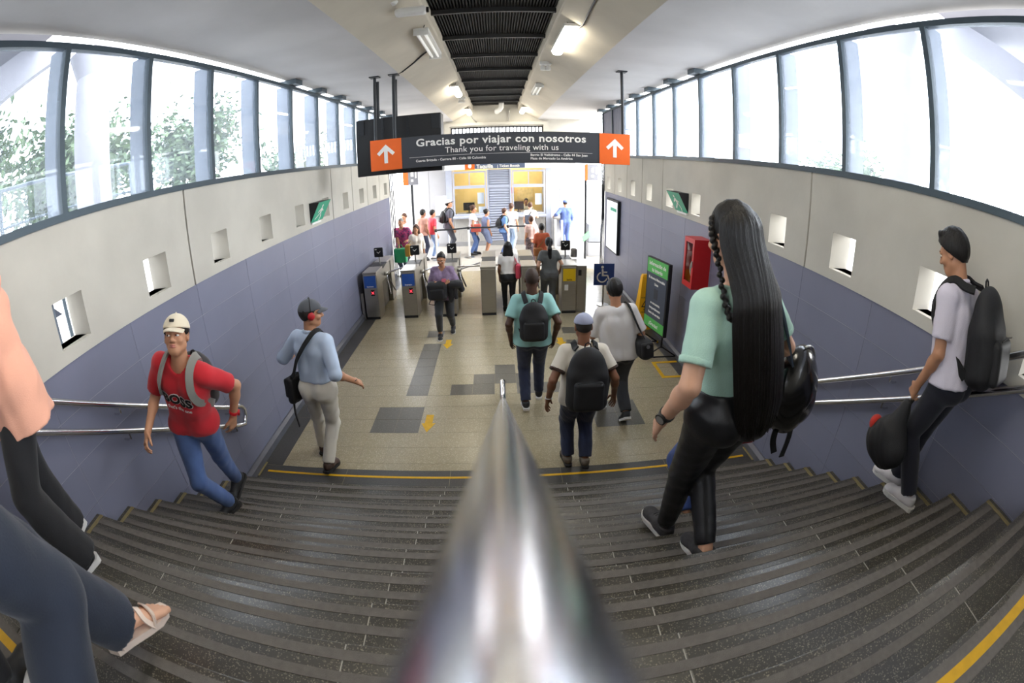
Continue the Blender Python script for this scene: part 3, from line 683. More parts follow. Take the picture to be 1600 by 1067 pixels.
# ------------------------------------------------------------------ turnstiles
M_tblue = mat('turnstile_blue', rgb(44,92,178), 0.4, noise=0.05)
M_tyel = mat('turnstile_yellow', rgb(226,188,24), 0.4, noise=0.05)
M_ts = mat('turnstile_steel', rgb(172,168,160), 0.34, metal=0.85, noise=0.08, nscale=4, bump=0.02, bscale=120, stretch=(1, 1, 14))
M_redled = mat('red_led', rgb(230,30,40), 0.5, emit=(1, 0.05, 0.08, 1), estr=2.2, noise=0.02)
def turnstile(xa, label, kind, arms=1, wide=0.0, head=True):
    xb = xa+0.275; ya, yb = 8.17, 9.70
    t = empty('turnstile', ((xa+xb)/2, ya, 0), label, 'turnstile', 'turnstiles across the hall')
    MB().bbox(xa, xb, ya, ya+0.42, 0.0, 0.90, 0.012).build('front_pedestal', M_ts, t)
    MB().bbox(xa, xb, yb-0.30, yb, 0.0, 0.90, 0.012).build('rear_pedestal', M_ts, t)
    MB().box(xa+0.02, xb-0.02, ya+0.42, yb-0.30, 0.62, 0.895).build('bridge', M_ts, t)
    MB().box(xa+0.09, xb-0.09, ya+0.42, yb-0.30, 0.02, 0.62).build('lower_panel', mat('turnstile_inner', rgb(120,116,108), 0.4, metal=0.6, noise=0.1), t)
    MB().bbox(xa-0.006, xb+0.006, ya-0.006, ya+0.5, 0.90, 0.935, 0.01).build('lid', M_ts, t); MB().bbox(xa-0.006, xb+0.006, ya+0.9, yb+0.006, 0.90, 0.935, 0.01).build('lid', M_ts, t)
    MB().prism([(ya+0.5, 0.935), (ya+0.9, 0.935), (ya+0.9, 0.90), (ya+0.62, 0.86), (ya+0.5, 0.90)], 'x', xa+0.012, xb-0.012).build('card_reader_shelf', M_dark, t)
    MB().box(xa+0.004, xb-0.004, ya-0.002, ya+0.002, 0.0, 0.05).build('kick_plate', M_dark, t)
    if kind in ('blue', 'yellow'):
        p = MB().bbox(xa+0.02, xb-0.02, ya-0.008, ya+0.002, 0.63, 0.865, 0.003).build('colour_panel', M_tblue if kind == 'blue' else M_tyel, t)
        m = MB(); text_on(m, 'Ingreso' if kind == 'blue' else 'Salida', 0.045, frame_mat(((xa+xb)/2, ya-0.0085, 0.645), (1, 0, 0), (0, 0, 1)), align='CENTER', bold=0.0008, depth=0.0008)
        m.build('lettering', M_lett if kind == 'blue' else M_black, p)
        if kind == 'blue':
            d = MB().bbox((xa+xb)/2+0.0, (xa+xb)/2+0.075, ya-0.006, ya+0.002, 0.475, 0.59, 0.003).build('signal_display', M_black, t)
            m = MB(); cx, cz = (xa+xb)/2+0.0375, 0.532
            for s in (-1, 1): m.prism([(cx-s*0.024-0.006, cz-0.026), (cx-s*0.024+0.006, cz-0.026), (cx+s*0.024+0.006, cz+0.026), (cx+s*0.024-0.006, cz+0.026)], 'y', ya-0.0085, ya-0.0065)
            m.build('red_cross', M_redled, d)
        else:
            MB().bbox(xa+0.05, xa+0.12, ya-0.006, ya+0.002, 0.45, 0.56, 0.003).build('paper_notice', M_whitepl, t)
    if wide:
        MB().bbox(xb+0.004, xb+wide, ya+0.05, ya+0.65, 0.0, 0.91, 0.012).build('side_pedestal', M_ts, t)
        MB().bbox(xb+0.04, xb+0.1, ya+0.044, ya+0.052, 0.72, 0.83, 0.003).build('card_slot', M_black, t)
        MB().lathe([(0.07, 0), (0.07, 0.16), (0.06, 0.165), (0.058, 0.06)], (xb+0.09, ya+0.9, 0.9), 20).build('collector_bowl', M_ts, t, smooth=50)
    if arms:
        hx = xb+0.01; c = Vector((hx, ya+0.75, 0.72))
        MB().lathe([(0.055, 0), (0.06, 0.02), (0.06, 0.05), (0.04, 0.07)], (hx-0.01, c.y, c.z-0.03), 16).build('arm_hub', M_ts, t, smooth=50)
        for e in ((c.x+0.43, c.y, c.z+0.13), (c.x+0.12, c.y+0.16, c.z-0.40), (c.x+0.10, c.y-0.14, c.z-0.40)):
            MB().cyl(c[:], e, 0.016, 10).build('tripod_arm', M_rail, t, smooth=50)
    if head:
        cx = (xa+xb)/2+0.03; cy = ya+0.74
        MB().cyl((cx, cy, 0.88), (cx, cy+0.02, 1.08), 0.016, 10).build('reader_stem', M_ts, t, smooth=50)
        r = MB().bbox(cx-0.095, cx+0.095, cy-0.03, cy+0.01, 1.07, 1.27, 0.022).build('reader_head', M_black, t)
        M2 = frame_mat((cx, cy-0.032, 1.17), (1, 0, 0), (0, 0, 1)); m = MB()
        m.add([(M2 @ Vector(p))[:] for p in ((-0.035, 0.012, 0), (-0.028, 0.02, 0), (0.0, -0.004, 0), (0.04, 0.03, 0), (0.046, 0.022, 0), (0.0, -0.022, 0))], [(0, 1, 2, 5), (2, 3, 4, 5)])
        m.add([(M2 @ Vector(p))[:] for p in ((-0.07, 0.055, 0), (-0.03, 0.055, 0), (-0.03, 0.075, 0), (-0.07, 0.075, 0))], [(0, 1, 2, 3)])
        m.build('reader_mark', M_lett, r)
    return t
turnstile(-2.585, 'turnstile with blue panel against the left wall', 'blue')
turnstile(-1.835, 'second turnstile from the left wall, with a blue panel', 'blue')
turnstile(-1.09, 'turnstile behind the woman in lilac', 'blue', arms=1)
turnstile(-0.345, 'plain steel turnstile cabinet left of the woman with the pink bag', 'plain', arms=0, head=False)
turnstile(0.405, 'plain turnstile half hidden by the two women at the gate', 'plain', arms=1, head=False)
turnstile(1.155, 'wide turnstile with a yellow panel beside the woman in grey', 'yellow', arms=0, wide=0.2)
br = MB().cyl((-0.80, 8.6, 0.86), (-0.35, 8.6, 0.86), 0.017, 10); setp(br.build('barrier_bar', M_rail, None, smooth=50, off=(-0.6, 8.6, 0.86)), 'steel barrier bar left of the plain cabinet', 'barrier')
br = MB().cyl((-0.06, 8.62, 0.86), (0.40, 8.62, 0.86), 0.017, 10); setp(br.build('barrier_bar', M_rail, None, smooth=50, off=(0.2, 8.62, 0.86)), 'steel barrier bar right of the plain cabinet', 'barrier')
pl = MB().box(-2.675, -2.62, 8.2, 8.24, 0.0, 0.52); setp(pl.build('wall_guard', M_ts, None, off=(-2.65, 8.2, 0)), 'narrow steel guard between turnstile and left wall', 'guard')
# ------------------------------------------------------------------ end wall and ticket booth
YE = 14.8
we = MB()
we.box(-3.0, 3.0, YE, YE+0.3, 4.02, 5.2)
we.box(-3.0, -1.42, YE, YE+0.3, 3.0, 4.02); we.box(1.49, 3.0, YE, YE+0.3, 3.0, 4.02); we.box(-1.42, 1.49, YE, YE+0.3, 3.0, 3.62)
weo = we.build('wall_end', M_conc); setp(weo, 'concrete end wall above the ticket hall with a slotted vent', 'wall', kind='structure')
MB().box(-1.60, 1.66, YE-0.10, YE, 4.06, 4.16).box(-1.60, -1.44, YE-0.10, YE, 3.1, 4.06).box(1.50, 1.66, YE-0.10, YE, 3.1, 4.06).build('vent_frame', M_conc, weo)
bar = MB().box(-0.02, 0.02, 0, 0.06, 3.62, 4.02).mesh('vent_bar', M_dark)
for k in range(26): obj_from_mesh('vent_bar', bar, weo, (-1.40+k*0.115, YE+0.02, 0))
MB().box(-1.42, 1.49, YE+0.02, YE+0.08, 3.98, 4.02).build('vent_rail', M_dark, weo)
YB = 15.4
M_bf = mat('booth_frame', rgb(178,184,200), 0.4, metal=0.2, noise=0.05)
M_byel = mat('booth_interior_ochre', rgb(234,202,128), 0.7, noise=0.15, nscale=2)
M_corr = mat('corrugated_pale', rgb(180,178,174), 0.5, noise=0.08)
tb = empty('ticket_booth', (0.1, YB, 0), 'ticket booth with two glazed counters and a louvred door', 'ticket booth')
MB().box(-1.70, 1.80, 17.62, 17.7, 0, 3.2).box(-1.70, -1.6, YB+0.1, 17.6, 0, 3.2).box(1.70, 1.80, YB+0.1, 17.6, 0, 3.2).box(-1.70, 1.80, YB, 17.7, 3.2, 3.3).build('booth_shell', M_lgrey, tb)
MB().box(-1.6, 1.7, 17.55, 17.6, 0.9, 3.2).build('interior_wall', M_byel, tb)
def window(xa, xb):
    w = empty('booth_window', (xa, YB, 1.0)); w.parent = tb; w.location = (xa-0.1, 0, 1.0)
    f = MB(); t = 0.05
    f.box(xa, xa+t, YB, YB+0.1, 1.05, 2.56).box(xb-t, xb, YB, YB+0.1, 1.05, 2.56).box(xa+t, xb-t, YB, YB+0.1, 2.50, 2.56).box(xa+t, xb-t, YB, YB+0.1, 1.97, 2.07).box(xa+t, xb-t, YB, YB+0.1, 1.05, 1.10)
    f.box((xa+xb)/2-0.015, (xa+xb)/2+0.015, YB+0.01, YB+0.09, 2.07, 2.50)
    f.build('window_frame', M_bf, w, off=(xa, YB, 1.0))
    for a, b, c, d in ((xa+t, (xa+xb)/2-0.015, 2.07, 2.50), ((xa+xb)/2+0.015, xb-t, 2.07, 2.50), (xa+t, xb-t, 1.10, 1.97)):
        MB().box(a, b, YB+0.045, YB+0.051, c, d).build('pane', M_cglass, w, off=(xa, YB, 1.0))
    m = MB()
    n = int((xb-xa)/0.06)
    for k in range(n): m.box(xa+k*0.06+0.004, xa+k*0.06+0.05, YB+0.0, YB+0.06, 0.15, 0.96)
    m.box(xa, xb, YB+0.03, YB+0.1, 0.1, 0.98)
    m.build('corrugated_panel', M_corr, tb)
    MB().bbox(xa-0.02, xb+0.02, YB-0.22, YB+0.3, 0.97, 1.04, 0.01).build('counter', M_bf, tb)
window(-1.47, -0.36); window(0.50, 1.60)
MB().box(-1.70, 1.80, YB-0.02, YB+0.1, 0.0, 0.15).build('plinth', mat('plinth_grey', rgb(140,140,142), 0.6, noise=0.1), tb)
for a, b in ((-1.70, -1.49), (1.62, 1.80)): MB().box(a, b, YB, YB+0.1, 0.15, 2.62).build('corner_post', M_bf, tb)
# louvred door between the counters
MB().box(-0.34, -0.28, YB, YB+0.08, 0.1, 2.6).box(0.42, 0.48, YB, YB+0.08, 0.1, 2.6).box(-0.28, 0.42, YB, YB+0.08, 1.98, 2.06).box(-0.28, 0.42, YB+0.06, YB+0.08, 0.1, 2.6).build('door_frame', M_bf, tb)
sl = MB().prism([(0, 0), (-0.045, -0.035), (-0.04, -0.045), (0.005, -0.008)], 'x', -0.26, 0.40).mesh('louvre_slat', M_bf)
z = 0.2
while z < 2.58:
    if not (1.95 < z < 2.10): obj_from_mesh('louvre_slat', sl, tb, (0-0.1, 0.05, z))
    z += 0.085
# fascia sign
M_slate = mat('fascia_slate', rgb(84,96,120), 0.5, noise=0.05)
MB().box(-1.72, 1.82, YB-0.06, YB+0.1, 2.62, 2.84).build('fascia', M_white, tb)
bl = MB().box(-0.72, 0.93, YB-0.066, YB-0.06, 2.63, 2.83).build('fascia_panel', M_slate, tb)
MB().box(-1.04, -0.72, YB-0.066, YB-0.06, 2.61, 2.83).build('orange_square', M_or, tb)
m = MB(); M2 = frame_mat((-0.88, YB-0.067, 2.66), (1, 0, 0), (0, 0, 1))
m.add([(M2 @ Vector(p))[:] for p in ((-0.04, 0.13, 0), (-0.06, 0.05, 0), (-0.02, 0, 0), (0.03, 0, 0), (0.06, 0.06, 0), (0.05, 0.13, 0), (0.02, 0.14, 0), (-0.01, 0.15, 0))], [tuple(range(8))]); m.build('hand_icon', M_lett, tb)
words_on('lettering', 'Taquilla', 0.175, frame_mat((-0.66, YB-0.067, 2.655), (1, 0, 0), (0, 0, 1)), M_lett, tb, bold=0.004); words_on('lettering', '| Ticket Booth', 0.125, frame_mat((0.02, YB-0.067, 2.665), (1, 0, 0), (0, 0, 1)), M_lett, tb, bold=0.002)
# inside the booth
lt = bpy.data.lights.new('booth_lamp', 'AREA'); lt.energy = 170; lt.color = (1, 0.88, 0.66); lt.size = 2.4; lt.shape = 'RECTANGLE'; lt.size_y = 0.4
lo_ = bpy.data.objects.new('booth_lamp_light', lt); COL.objects.link(lo_); lo_.location = (0, 1.3, 3.1); lo_.parent = tb
MB().box(-1.1, 1.3, 16.55, 16.85, 3.1, 3.18).build('booth_ceiling_lamp', mat('booth_lamp_diffuser', rgb(255,240,205), 0.5, emit=(1, 0.9, 0.7, 1), estr=4.0, noise=0.01), tb)
for x, y, lb in ((-1.0, 16.2, 'dark monitor behind the left ticket window'), (0.72, 16.1, 'dark monitor behind the right ticket window')):
    mo = empty('monitor', (x, y, 1.04), lb, 'monitor')
    MB().bbox(x-0.2, x+0.2, y, y+0.03, 1.14, 1.42, 0.008).build('screen', M_black, mo); MB().cyl((x, y+0.02, 1.04), (x, y+0.02, 1.2), 0.02, 10).lathe([(0.1, 0), (0.1, 0.015)], (x, y+0.02, 1.04), 16).build('stand', M_dark, mo)
for x0_, x1_, lb in ((-1.45, -0.4, 'inner desk of the left ticket counter'), (0.52, 1.58, 'inner desk of the right ticket counter')):
    ds = empty('desk', ((x0_+x1_)/2, 16.1, 0), lb, 'desk')
    MB().bbox(x0_, x1_, 15.75, 16.5, 1.0, 1.04, 0.005).build('desk_top', M_lgrey, ds)
    for s in (x0_+0.02, x1_-0.07): MB().box(s, s+0.05, 15.8, 16.45, 0, 1.0).build('desk_leg', M_lgrey, ds)
for x, zc, lb in ((-0.55, 1.62, 'upper white notice inside the left ticket window'), (-0.52, 1.22, 'lower white notice at the left ticket window'), (1.38, 1.55, 'white price notice inside the right ticket window')):
    setp(MB().box(x-0.11, x+0.11, YB+0.10, YB+0.105, zc-0.19 if zc > 1.3 else zc-0.11, zc+0.19 if zc > 1.3 else zc+0.11).build('paper_notice', M_white, None, off=(x, YB+0.1, zc)), lb, 'notice')
setp(MB().bbox(0.53, 0.63, 17.3, 17.4, 1.62, 1.85, 0.01).build('red_box', M_red, None, off=(0.58, 17.35, 1.62)), 'red alarm box on the ochre wall inside the booth', 'alarm box')
setp(MB().box(0.75, 1.35, 17.52, 17.549, 1.35, 1.8).build('pin_board', mat('cork_board', rgb(226,200,140), 0.8, noise=0.2, nscale=10), None, off=(1.05, 17.5, 1.35)), 'pale pin board on the back wall of the booth', 'board')
# grey panelled wall left of the booth
wp = MB().box(-2.85, -1.71, 15.52, 15.7, 0, 3.3).build('wall_kiosk', M_lgrey); setp(wp, 'grey panelled wall left of the ticket booth', 'wall', kind='structure')
for k in range(2):
    for z0_, z1_ in ((0.1, 1.0), (1.01, 3.2)): MB().box(-2.84+k*0.565, -2.84+k*0.565+0.555, 15.5, 15.53, z0_, z1_).build('wall_panel', M_lgrey, wp)
wb = empty('whiteboard', (-1.9, 15.49, 1.1), 'blank white board left of the ticket window', 'board')
MB().bbox(-2.09, -1.69, 15.46, 15.495, 1.08, 1.76, 0.006).build('board_face', M_white, wb); MB().box(-2.09, -1.69, 15.44, 15.47, 1.06, 1.085).build('board_ledge', M_alu, wb)
# white wall at the right of the booth
wr = MB().box(1.81, 2.62, 15.45, 15.8, 0, 3.2).build('wall_service', M_white); setp(wr, 'bright white wall right of the ticket booth', 'wall', kind='structure')
setp(MB().bbox(2.10, 2.38, 15.42, 15.455, 1.45, 1.95, 0.006).build('wall_notice', mat('pale_blue_notice', rgb(196,206,226), 0.5, noise=0.05), None, off=(2.24, 15.43, 1.45)), 'pale blue notice on the white wall behind the officer', 'notice')
cs = empty('service_counter', (2.0, 15.1, 0), 'low steel counter the officer rests his arm on', 'counter')
MB().bbox(1.83, 2.13, 14.95, 15.4, 0.90, 0.95, 0.01).build('counter_top', M_ts, cs); MB().box(1.85, 2.11, 15.0, 15.4, 0, 0.90).build('counter_body', M_lgrey, cs)
gc = empty('grey_console', (2.87, 13.5, 0), 'tall grey console cabinet beside the far right exit', 'cabinet')
MB().bbox(2.66, 3.10, 13.3, 13.8, 0.0, 0.42, 0.01).build('console_base', M_lgrey, gc); MB().bbox(2.66, 3.10, 13.3, 13.8, 0.44, 0.98, 0.01).build('console_body', mat('console_grey', rgb(150,152,158), 0.5, noise=0.06), gc)
setp(MB().add([(2.44, 12.94, 0.50), (2.64, 12.94, 0.67), (2.60, 12.94, 0.83), (2.40, 12.94, 0.66), (2.44, 12.966, 0.50), (2.64, 12.966, 0.67), (2.60, 12.966, 0.83), (2.40, 12.966, 0.66)], [(0,1,2,3),(7,6,5,4),(0,4,5,1),(1,5,6,2),(2,6,7,3),(3,7,4,0)]).build('green_tag', mat('pale_green', rgb(140,226,150), 0.5, noise=0.04), None, off=(2.5, 12.95, 0.5)), 'small tilted green tag on the far right post', 'tag')
for x, lb, c in ((-2.41, 'dark post with orange and grey flag sign at the far left exit', -1), (2.51, 'dark post with faded flag sign at the far right exit', 1)):
    ps = empty('flag_sign_post', (x, 13.0, 0), lb, 'sign post')
    MB().cyl((x, 13.0, 0), (x, 13.0, 2.75), 0.035, 12).build('post', M_dark, ps, smooth=50)
    xa, xb = (x-0.23, x+0.2) if c < 0 else (x-0.03, x+0.35)
    MB().bbox(xa, xb, 12.93, 12.965, 2.31, 2.78, 0.004).build('sign_panel', mat('flag_grey', rgb(132,132,138), 0.5, noise=0.05), ps)
    MB().box(xa, xa+0.15 if c < 0 else xa+0.07, 12.925, 12.931, 2.31, 2.78).build('orange_strip', M_or, ps)
    m = MB(); m.box(xb-0.2, xb-0.12, 12.925, 12.931, 2.55, 2.68).box(xb-0.2, xb-0.13, 12.925, 12.931, 2.4, 2.47).box(xb-0.08, xb-0.04, 12.925, 12.931, 2.5, 2.7); m.build('pictograms', M_lett, ps)
# conduits at the wall ends
for sx in (-1, 1):
    for k in range(3):
        x = sx*(2.685-0.035*k); pts = [(x, 11.42, 0.0), (x, 11.42, 1.0), (x+0.01*k, 11.43, 1.6), (x, 11.42, 3.4)]
        setp(MB().tube(pts, 0.014, 8).build('conduit', M_dark, None, smooth=60, off=(x, 11.42, 0)), ('outer', 'middle', 'inner')[k]+' dark vertical conduit at the far end of the %s wall' % ('left' if sx < 0 else 'right'), 'conduit', 'conduits at the %s wall end' % ('left' if sx < 0 else 'right'))
# ------------------------------------------------------------------ queue barriers
M_belt = mat('black_belt', rgb(34,36,42), 0.8, noise=0.1)
def stanchion(x, y, lb):
    s = empty('queue_post', (x, y, 0), lb, 'queue post', 'queue barrier posts')
    MB().cyl((x, y, 0.01), (x, y, 0.92), 0.032, 14).build('post', M_whitepl, s, smooth=50)
    MB().lathe([(0.15, 0), (0.15, 0.012), (0.05, 0.03), (0.032, 0.035)], (x, y, 0), 24).build('base', M_steel, s, smooth=50)
    MB().lathe([(0.036, 0), (0.04, 0.02), (0.04, 0.07), (0.03, 0.085)], (x, y, 0.85), 14).build('belt_head', M_black, s, smooth=50)
sp = [(-1.82, 13.30, 'queue post farthest left, by the person in red'), (-0.87, 13.5, 'queue post beside the woman with the red bag'), (0.30, 13.6, 'queue post before the man in blue jeans'), (1.05, 13.6, 'queue post behind the woman in orange')]
for x, y, lb in sp: stanchion(x, y, lb)
for (xa, ya, _), (xb, yb, _), lb in zip(sp[:-1], sp[1:], ('stretched belt left of the woman with the red bag', 'stretched belt before the woman in overalls', 'stretched belt behind the woman in orange')):
    m = MB(); m.tube([(xa, ya, 0.90), ((xa+xb)/2, (ya+yb)/2, 0.885), (xb, yb, 0.90)], 0.004, 8, flat=0.025, up=(0, -1, 0))
    setp(m.build('queue_belt', M_belt, None, off=(xa, ya, 0.9)), lb, 'belt', 'queue belts')
for x, y, lb in ((-1.55, 14.6, 'white post behind the red-shirted queuer'), (1.83, 14.6, 'left white post by the officer'), (2.02, 14.4, 'right white post by the officer')): 
    q = empty('bollard', (x, y, 0), lb, 'post'); MB().cyl((x, y, 0), (x, y, 0.95), 0.035, 14).build('post', M_whitepl, q, smooth=50); MB().lathe([(0.09, 0), (0.09, 0.012), (0.036, 0.02)], (x, y, 0), 16).build('base', M_steel, q, smooth=50)
# ------------------------------------------------------------------ outside
M_street = mat('street_asphalt', rgb(196,194,190), 0.9, noise=0.12, nscale=2)
M_pave = mat('outer_pavement', rgb(188,184,176), 0.9, noise=0.12, nscale=1.5)
for sx, side in ((-1, 'left'), (1, 'right')):
    a, b = sorted((sx*3.0, sx*40))
    setp(MB().box(a, b, -30, 12.5 if sx < 0 else 12.5, 0.2, 0.6).build('ground_'+side, M_street), 'street level ground outside the %s wall' % side, 'ground', kind='structure')
setp(MB().box(-40, 40, 12.0, 60, -0.3, -0.21).build('ground_far', M_pave), 'pale paving beyond the station', 'ground', kind='structure')
M_pier = mat('pier_concrete', rgb(150,150,158), 0.8, noise=0.12, nscale=1.2)
for sx, side in ((-1, 'left'), (1, 'right')):
    pr = empty('viaduct_pier', (sx*5.0, 4.05, 0.6), 'round concrete pier outside the %s windows' % side, 'pier')
    MB().cyl((sx*5.0, 4.05, 0.6), (sx*5.0, 4.05, 5.2), 0.27, 28).build('shaft', M_pier, pr, smooth=50)
    MB().lathe([(0.27, 0), (0.42, 0.35)], (sx*5.0, 4.05, 4.85), 28).build('capital', M_pier, pr, smooth=50)
    dkk = MB(); a, b = sorted((sx*2.95, sx*7.0))
    setp(MB().box(a, b, -6, 2.9, 5.22, 5.6).build('canopy_'+side, M_pier), 'concrete deck over the %s pavement' % side, 'canopy', kind='structure')
    ib = empty('inclined_beam', (sx*5.2, 2.0, 4.4), 'sloping concrete beam outside the nearest %s window' % side, 'beam')
    a, b = sorted((sx*4.9, sx*5.6))
    MB().prism([(3.55, 5.24), (-3.0, 1.6), (-3.0, 2.05), (2.75, 5.24)], 'x', a, b).build('beam', M_pier, ib)
    for k in range(5):
        if k in (2,): continue
    fp = empty('slim_column', (sx*4.4, 9.3, 0.6), 'slim pale column pair outside the far %s windows' % side, 'column')
    for d in (0, 0.5): MB().cyl((sx*4.4, 9.3+d, 0.6), (sx*4.4, 9.3+d, 6.5), 0.09, 14).build('shaft', M_pier, fp, smooth=50)
M_leaf = mat('tree_leaves', rgb(78,98,64), 0.7, noise=0.5, nscale=3, col2=rgb(40,58,40))
M_bark = mat('tree_bark', rgb(88,74,60), 0.9, noise=0.3, nscale=12, bump=0.3)
def tree(x, y, h, sp_, n, lb, z0_=0.6):
    t = empty('tree', (x, y, z0_), lb, 'tree', 'street trees outside')
    rr = random.Random(int(x*100+y*10))
    tk = MB(); top = Vector((x, y, z0_+h*0.55)); tk.tube([(x, y, z0_), (x+0.05, y, z0_+h*0.3), top[:]], [0.14, 0.11, 0.08], 9)
    ends = []
    for k in range(9):
        a = k*0.7+rr.random(); e = top+Vector((math.cos(a)*sp_*rr.uniform(.4, .9), math.sin(a)*sp_*rr.uniform(.4, .9), h*rr.uniform(0.0, .4)))
        mid = top.lerp(e, .5)+Vector((0, 0, .15)); tk.tube([top[:], mid[:], e[:]], [0.06, 0.04, 0.015], 6); ends += [e, mid, top.lerp(e, .75)]
    tk.build('trunk', M_bark, t, smooth=60)
    f = MB()
    for k in range(n):
        c = rr.choice(ends); d = Vector((rr.gauss(0, 1), rr.gauss(0, 1), rr.gauss(0, .7)))*sp_*0.27
        p = c+d; s = rr.uniform(.08, .16); u = Vector((rr.gauss(0, 1), rr.gauss(0, 1), rr.gauss(0, .6))).normalized(); v = u.orthogonal().normalized()
        f.add([(p-u*s)[:], (p+v*s*.45)[:], (p+u*s)[:], (p-v*s*.45)[:]], [(0, 1, 2, 3)])
    setp(f.build('foliage', M_leaf, t), kind='stuff')
tree(-10.8, 3.4, 5.2, 2.0, 7500, 'leafy tree outside the nearest left window')
tree(-10.8, 8.2, 5.6, 2.0, 7500, 'leafy tree behind the round pier outside the left windows')
tree(-9.5, 12.2, 5.2, 1.7, 4000, 'leafy tree outside the third left window')
tree(-13.5, -1.5, 4.8, 1.8, 1600, 'low leafy tree at the far left edge of the view')
tree(-8.0, 16.8, 4.8, 1.6, 1400, 'leafy tree outside the far left windows', -0.21)
tree(9.5, 10.0, 3.6, 1.4, 900, 'low leafy tree outside the right windows')
fn = empty('street_railing', (-6.2, 3.5, 0.6), 'metal street railing outside the left windows', 'railing')
MB().cyl((-6.2, 1.0, 3.80), (-6.2, 6.0, 3.80), 0.03, 8).build('top_rail', M_alu, fn); MB().cyl((-6.2, 1.0, 3.3), (-6.2, 6.0, 3.3), 0.02, 8).build('lower_rail', M_alu, fn)
for k in range(6): MB().cyl((-6.2, 1.0+k, 0.6), (-6.2, 1.0+k, 3.82), 0.035, 8).build('railing_post', M_alu, fn)
# white taxi seen through the nearest left opening
tx_ = empty('taxi', (-8.8, 4.5, 0.6), 'white and yellow car glimpsed through the nearest left wall opening', 'car')
M_carw = mat('car_white', rgb(238,238,238), 0.25, noise=0.02, coat=0.5); M_cary = mat('car_yellow', rgb(240,196,40), 0.25, noise=0.03, coat=0.5)
cx, cy, cz = -8.8, 4.5, 0.6
MB().prism([(cy-1.9, cz+0.3), (cy+1.9, cz+0.3), (cy+1.95, cz+0.7), (cy+1.2, cz+0.88), (cy-1.85, cz+0.9), (cy-1.95, cz+0.6)], 'x', cx-0.8, cx+0.8).build('car_body', M_carw, tx_)
MB().prism([(cy-1.7, cz+0.9), (cy+0.9, cz+0.89), (cy+0.25, cz+1.42), (cy-1.2, cz+1.42)], 'x', cx-0.7, cx+0.7).build('cabin', M_carw, tx_)
MB().prism([(cy-1.45, cz+0.94), (cy+0.6, cz+0.94), (cy+0.15, cz+1.36), (cy-1.1, cz+1.36)], 'x', cx-0.71, cx+0.71).build('side_windows', mat('car_glass', rgb(40,44,52), 0.1, noise=0.02), tx_)
MB().prism([(cy+1.2, cz+0.45), (cy+1.97, cz+0.45), (cy+1.96, cz+0.68), (cy+1.2, cz+0.86)], 'x', cx-0.81, cx+0.81).build('yellow_wing', M_cary, tx_)
for yy in (cy-1.25, cy+1.2):
    for s in (-1, 1): MB().cyl((cx+s*0.62, yy, cz+0.3), (cx+s*0.83, yy, cz+0.3), 0.3, 20).cyl((cx+s*0.82, yy, cz+0.3), (cx+s*0.845, yy, cz+0.3), 0.17, 14).build('wheel', M_black, tx_, smooth=40)
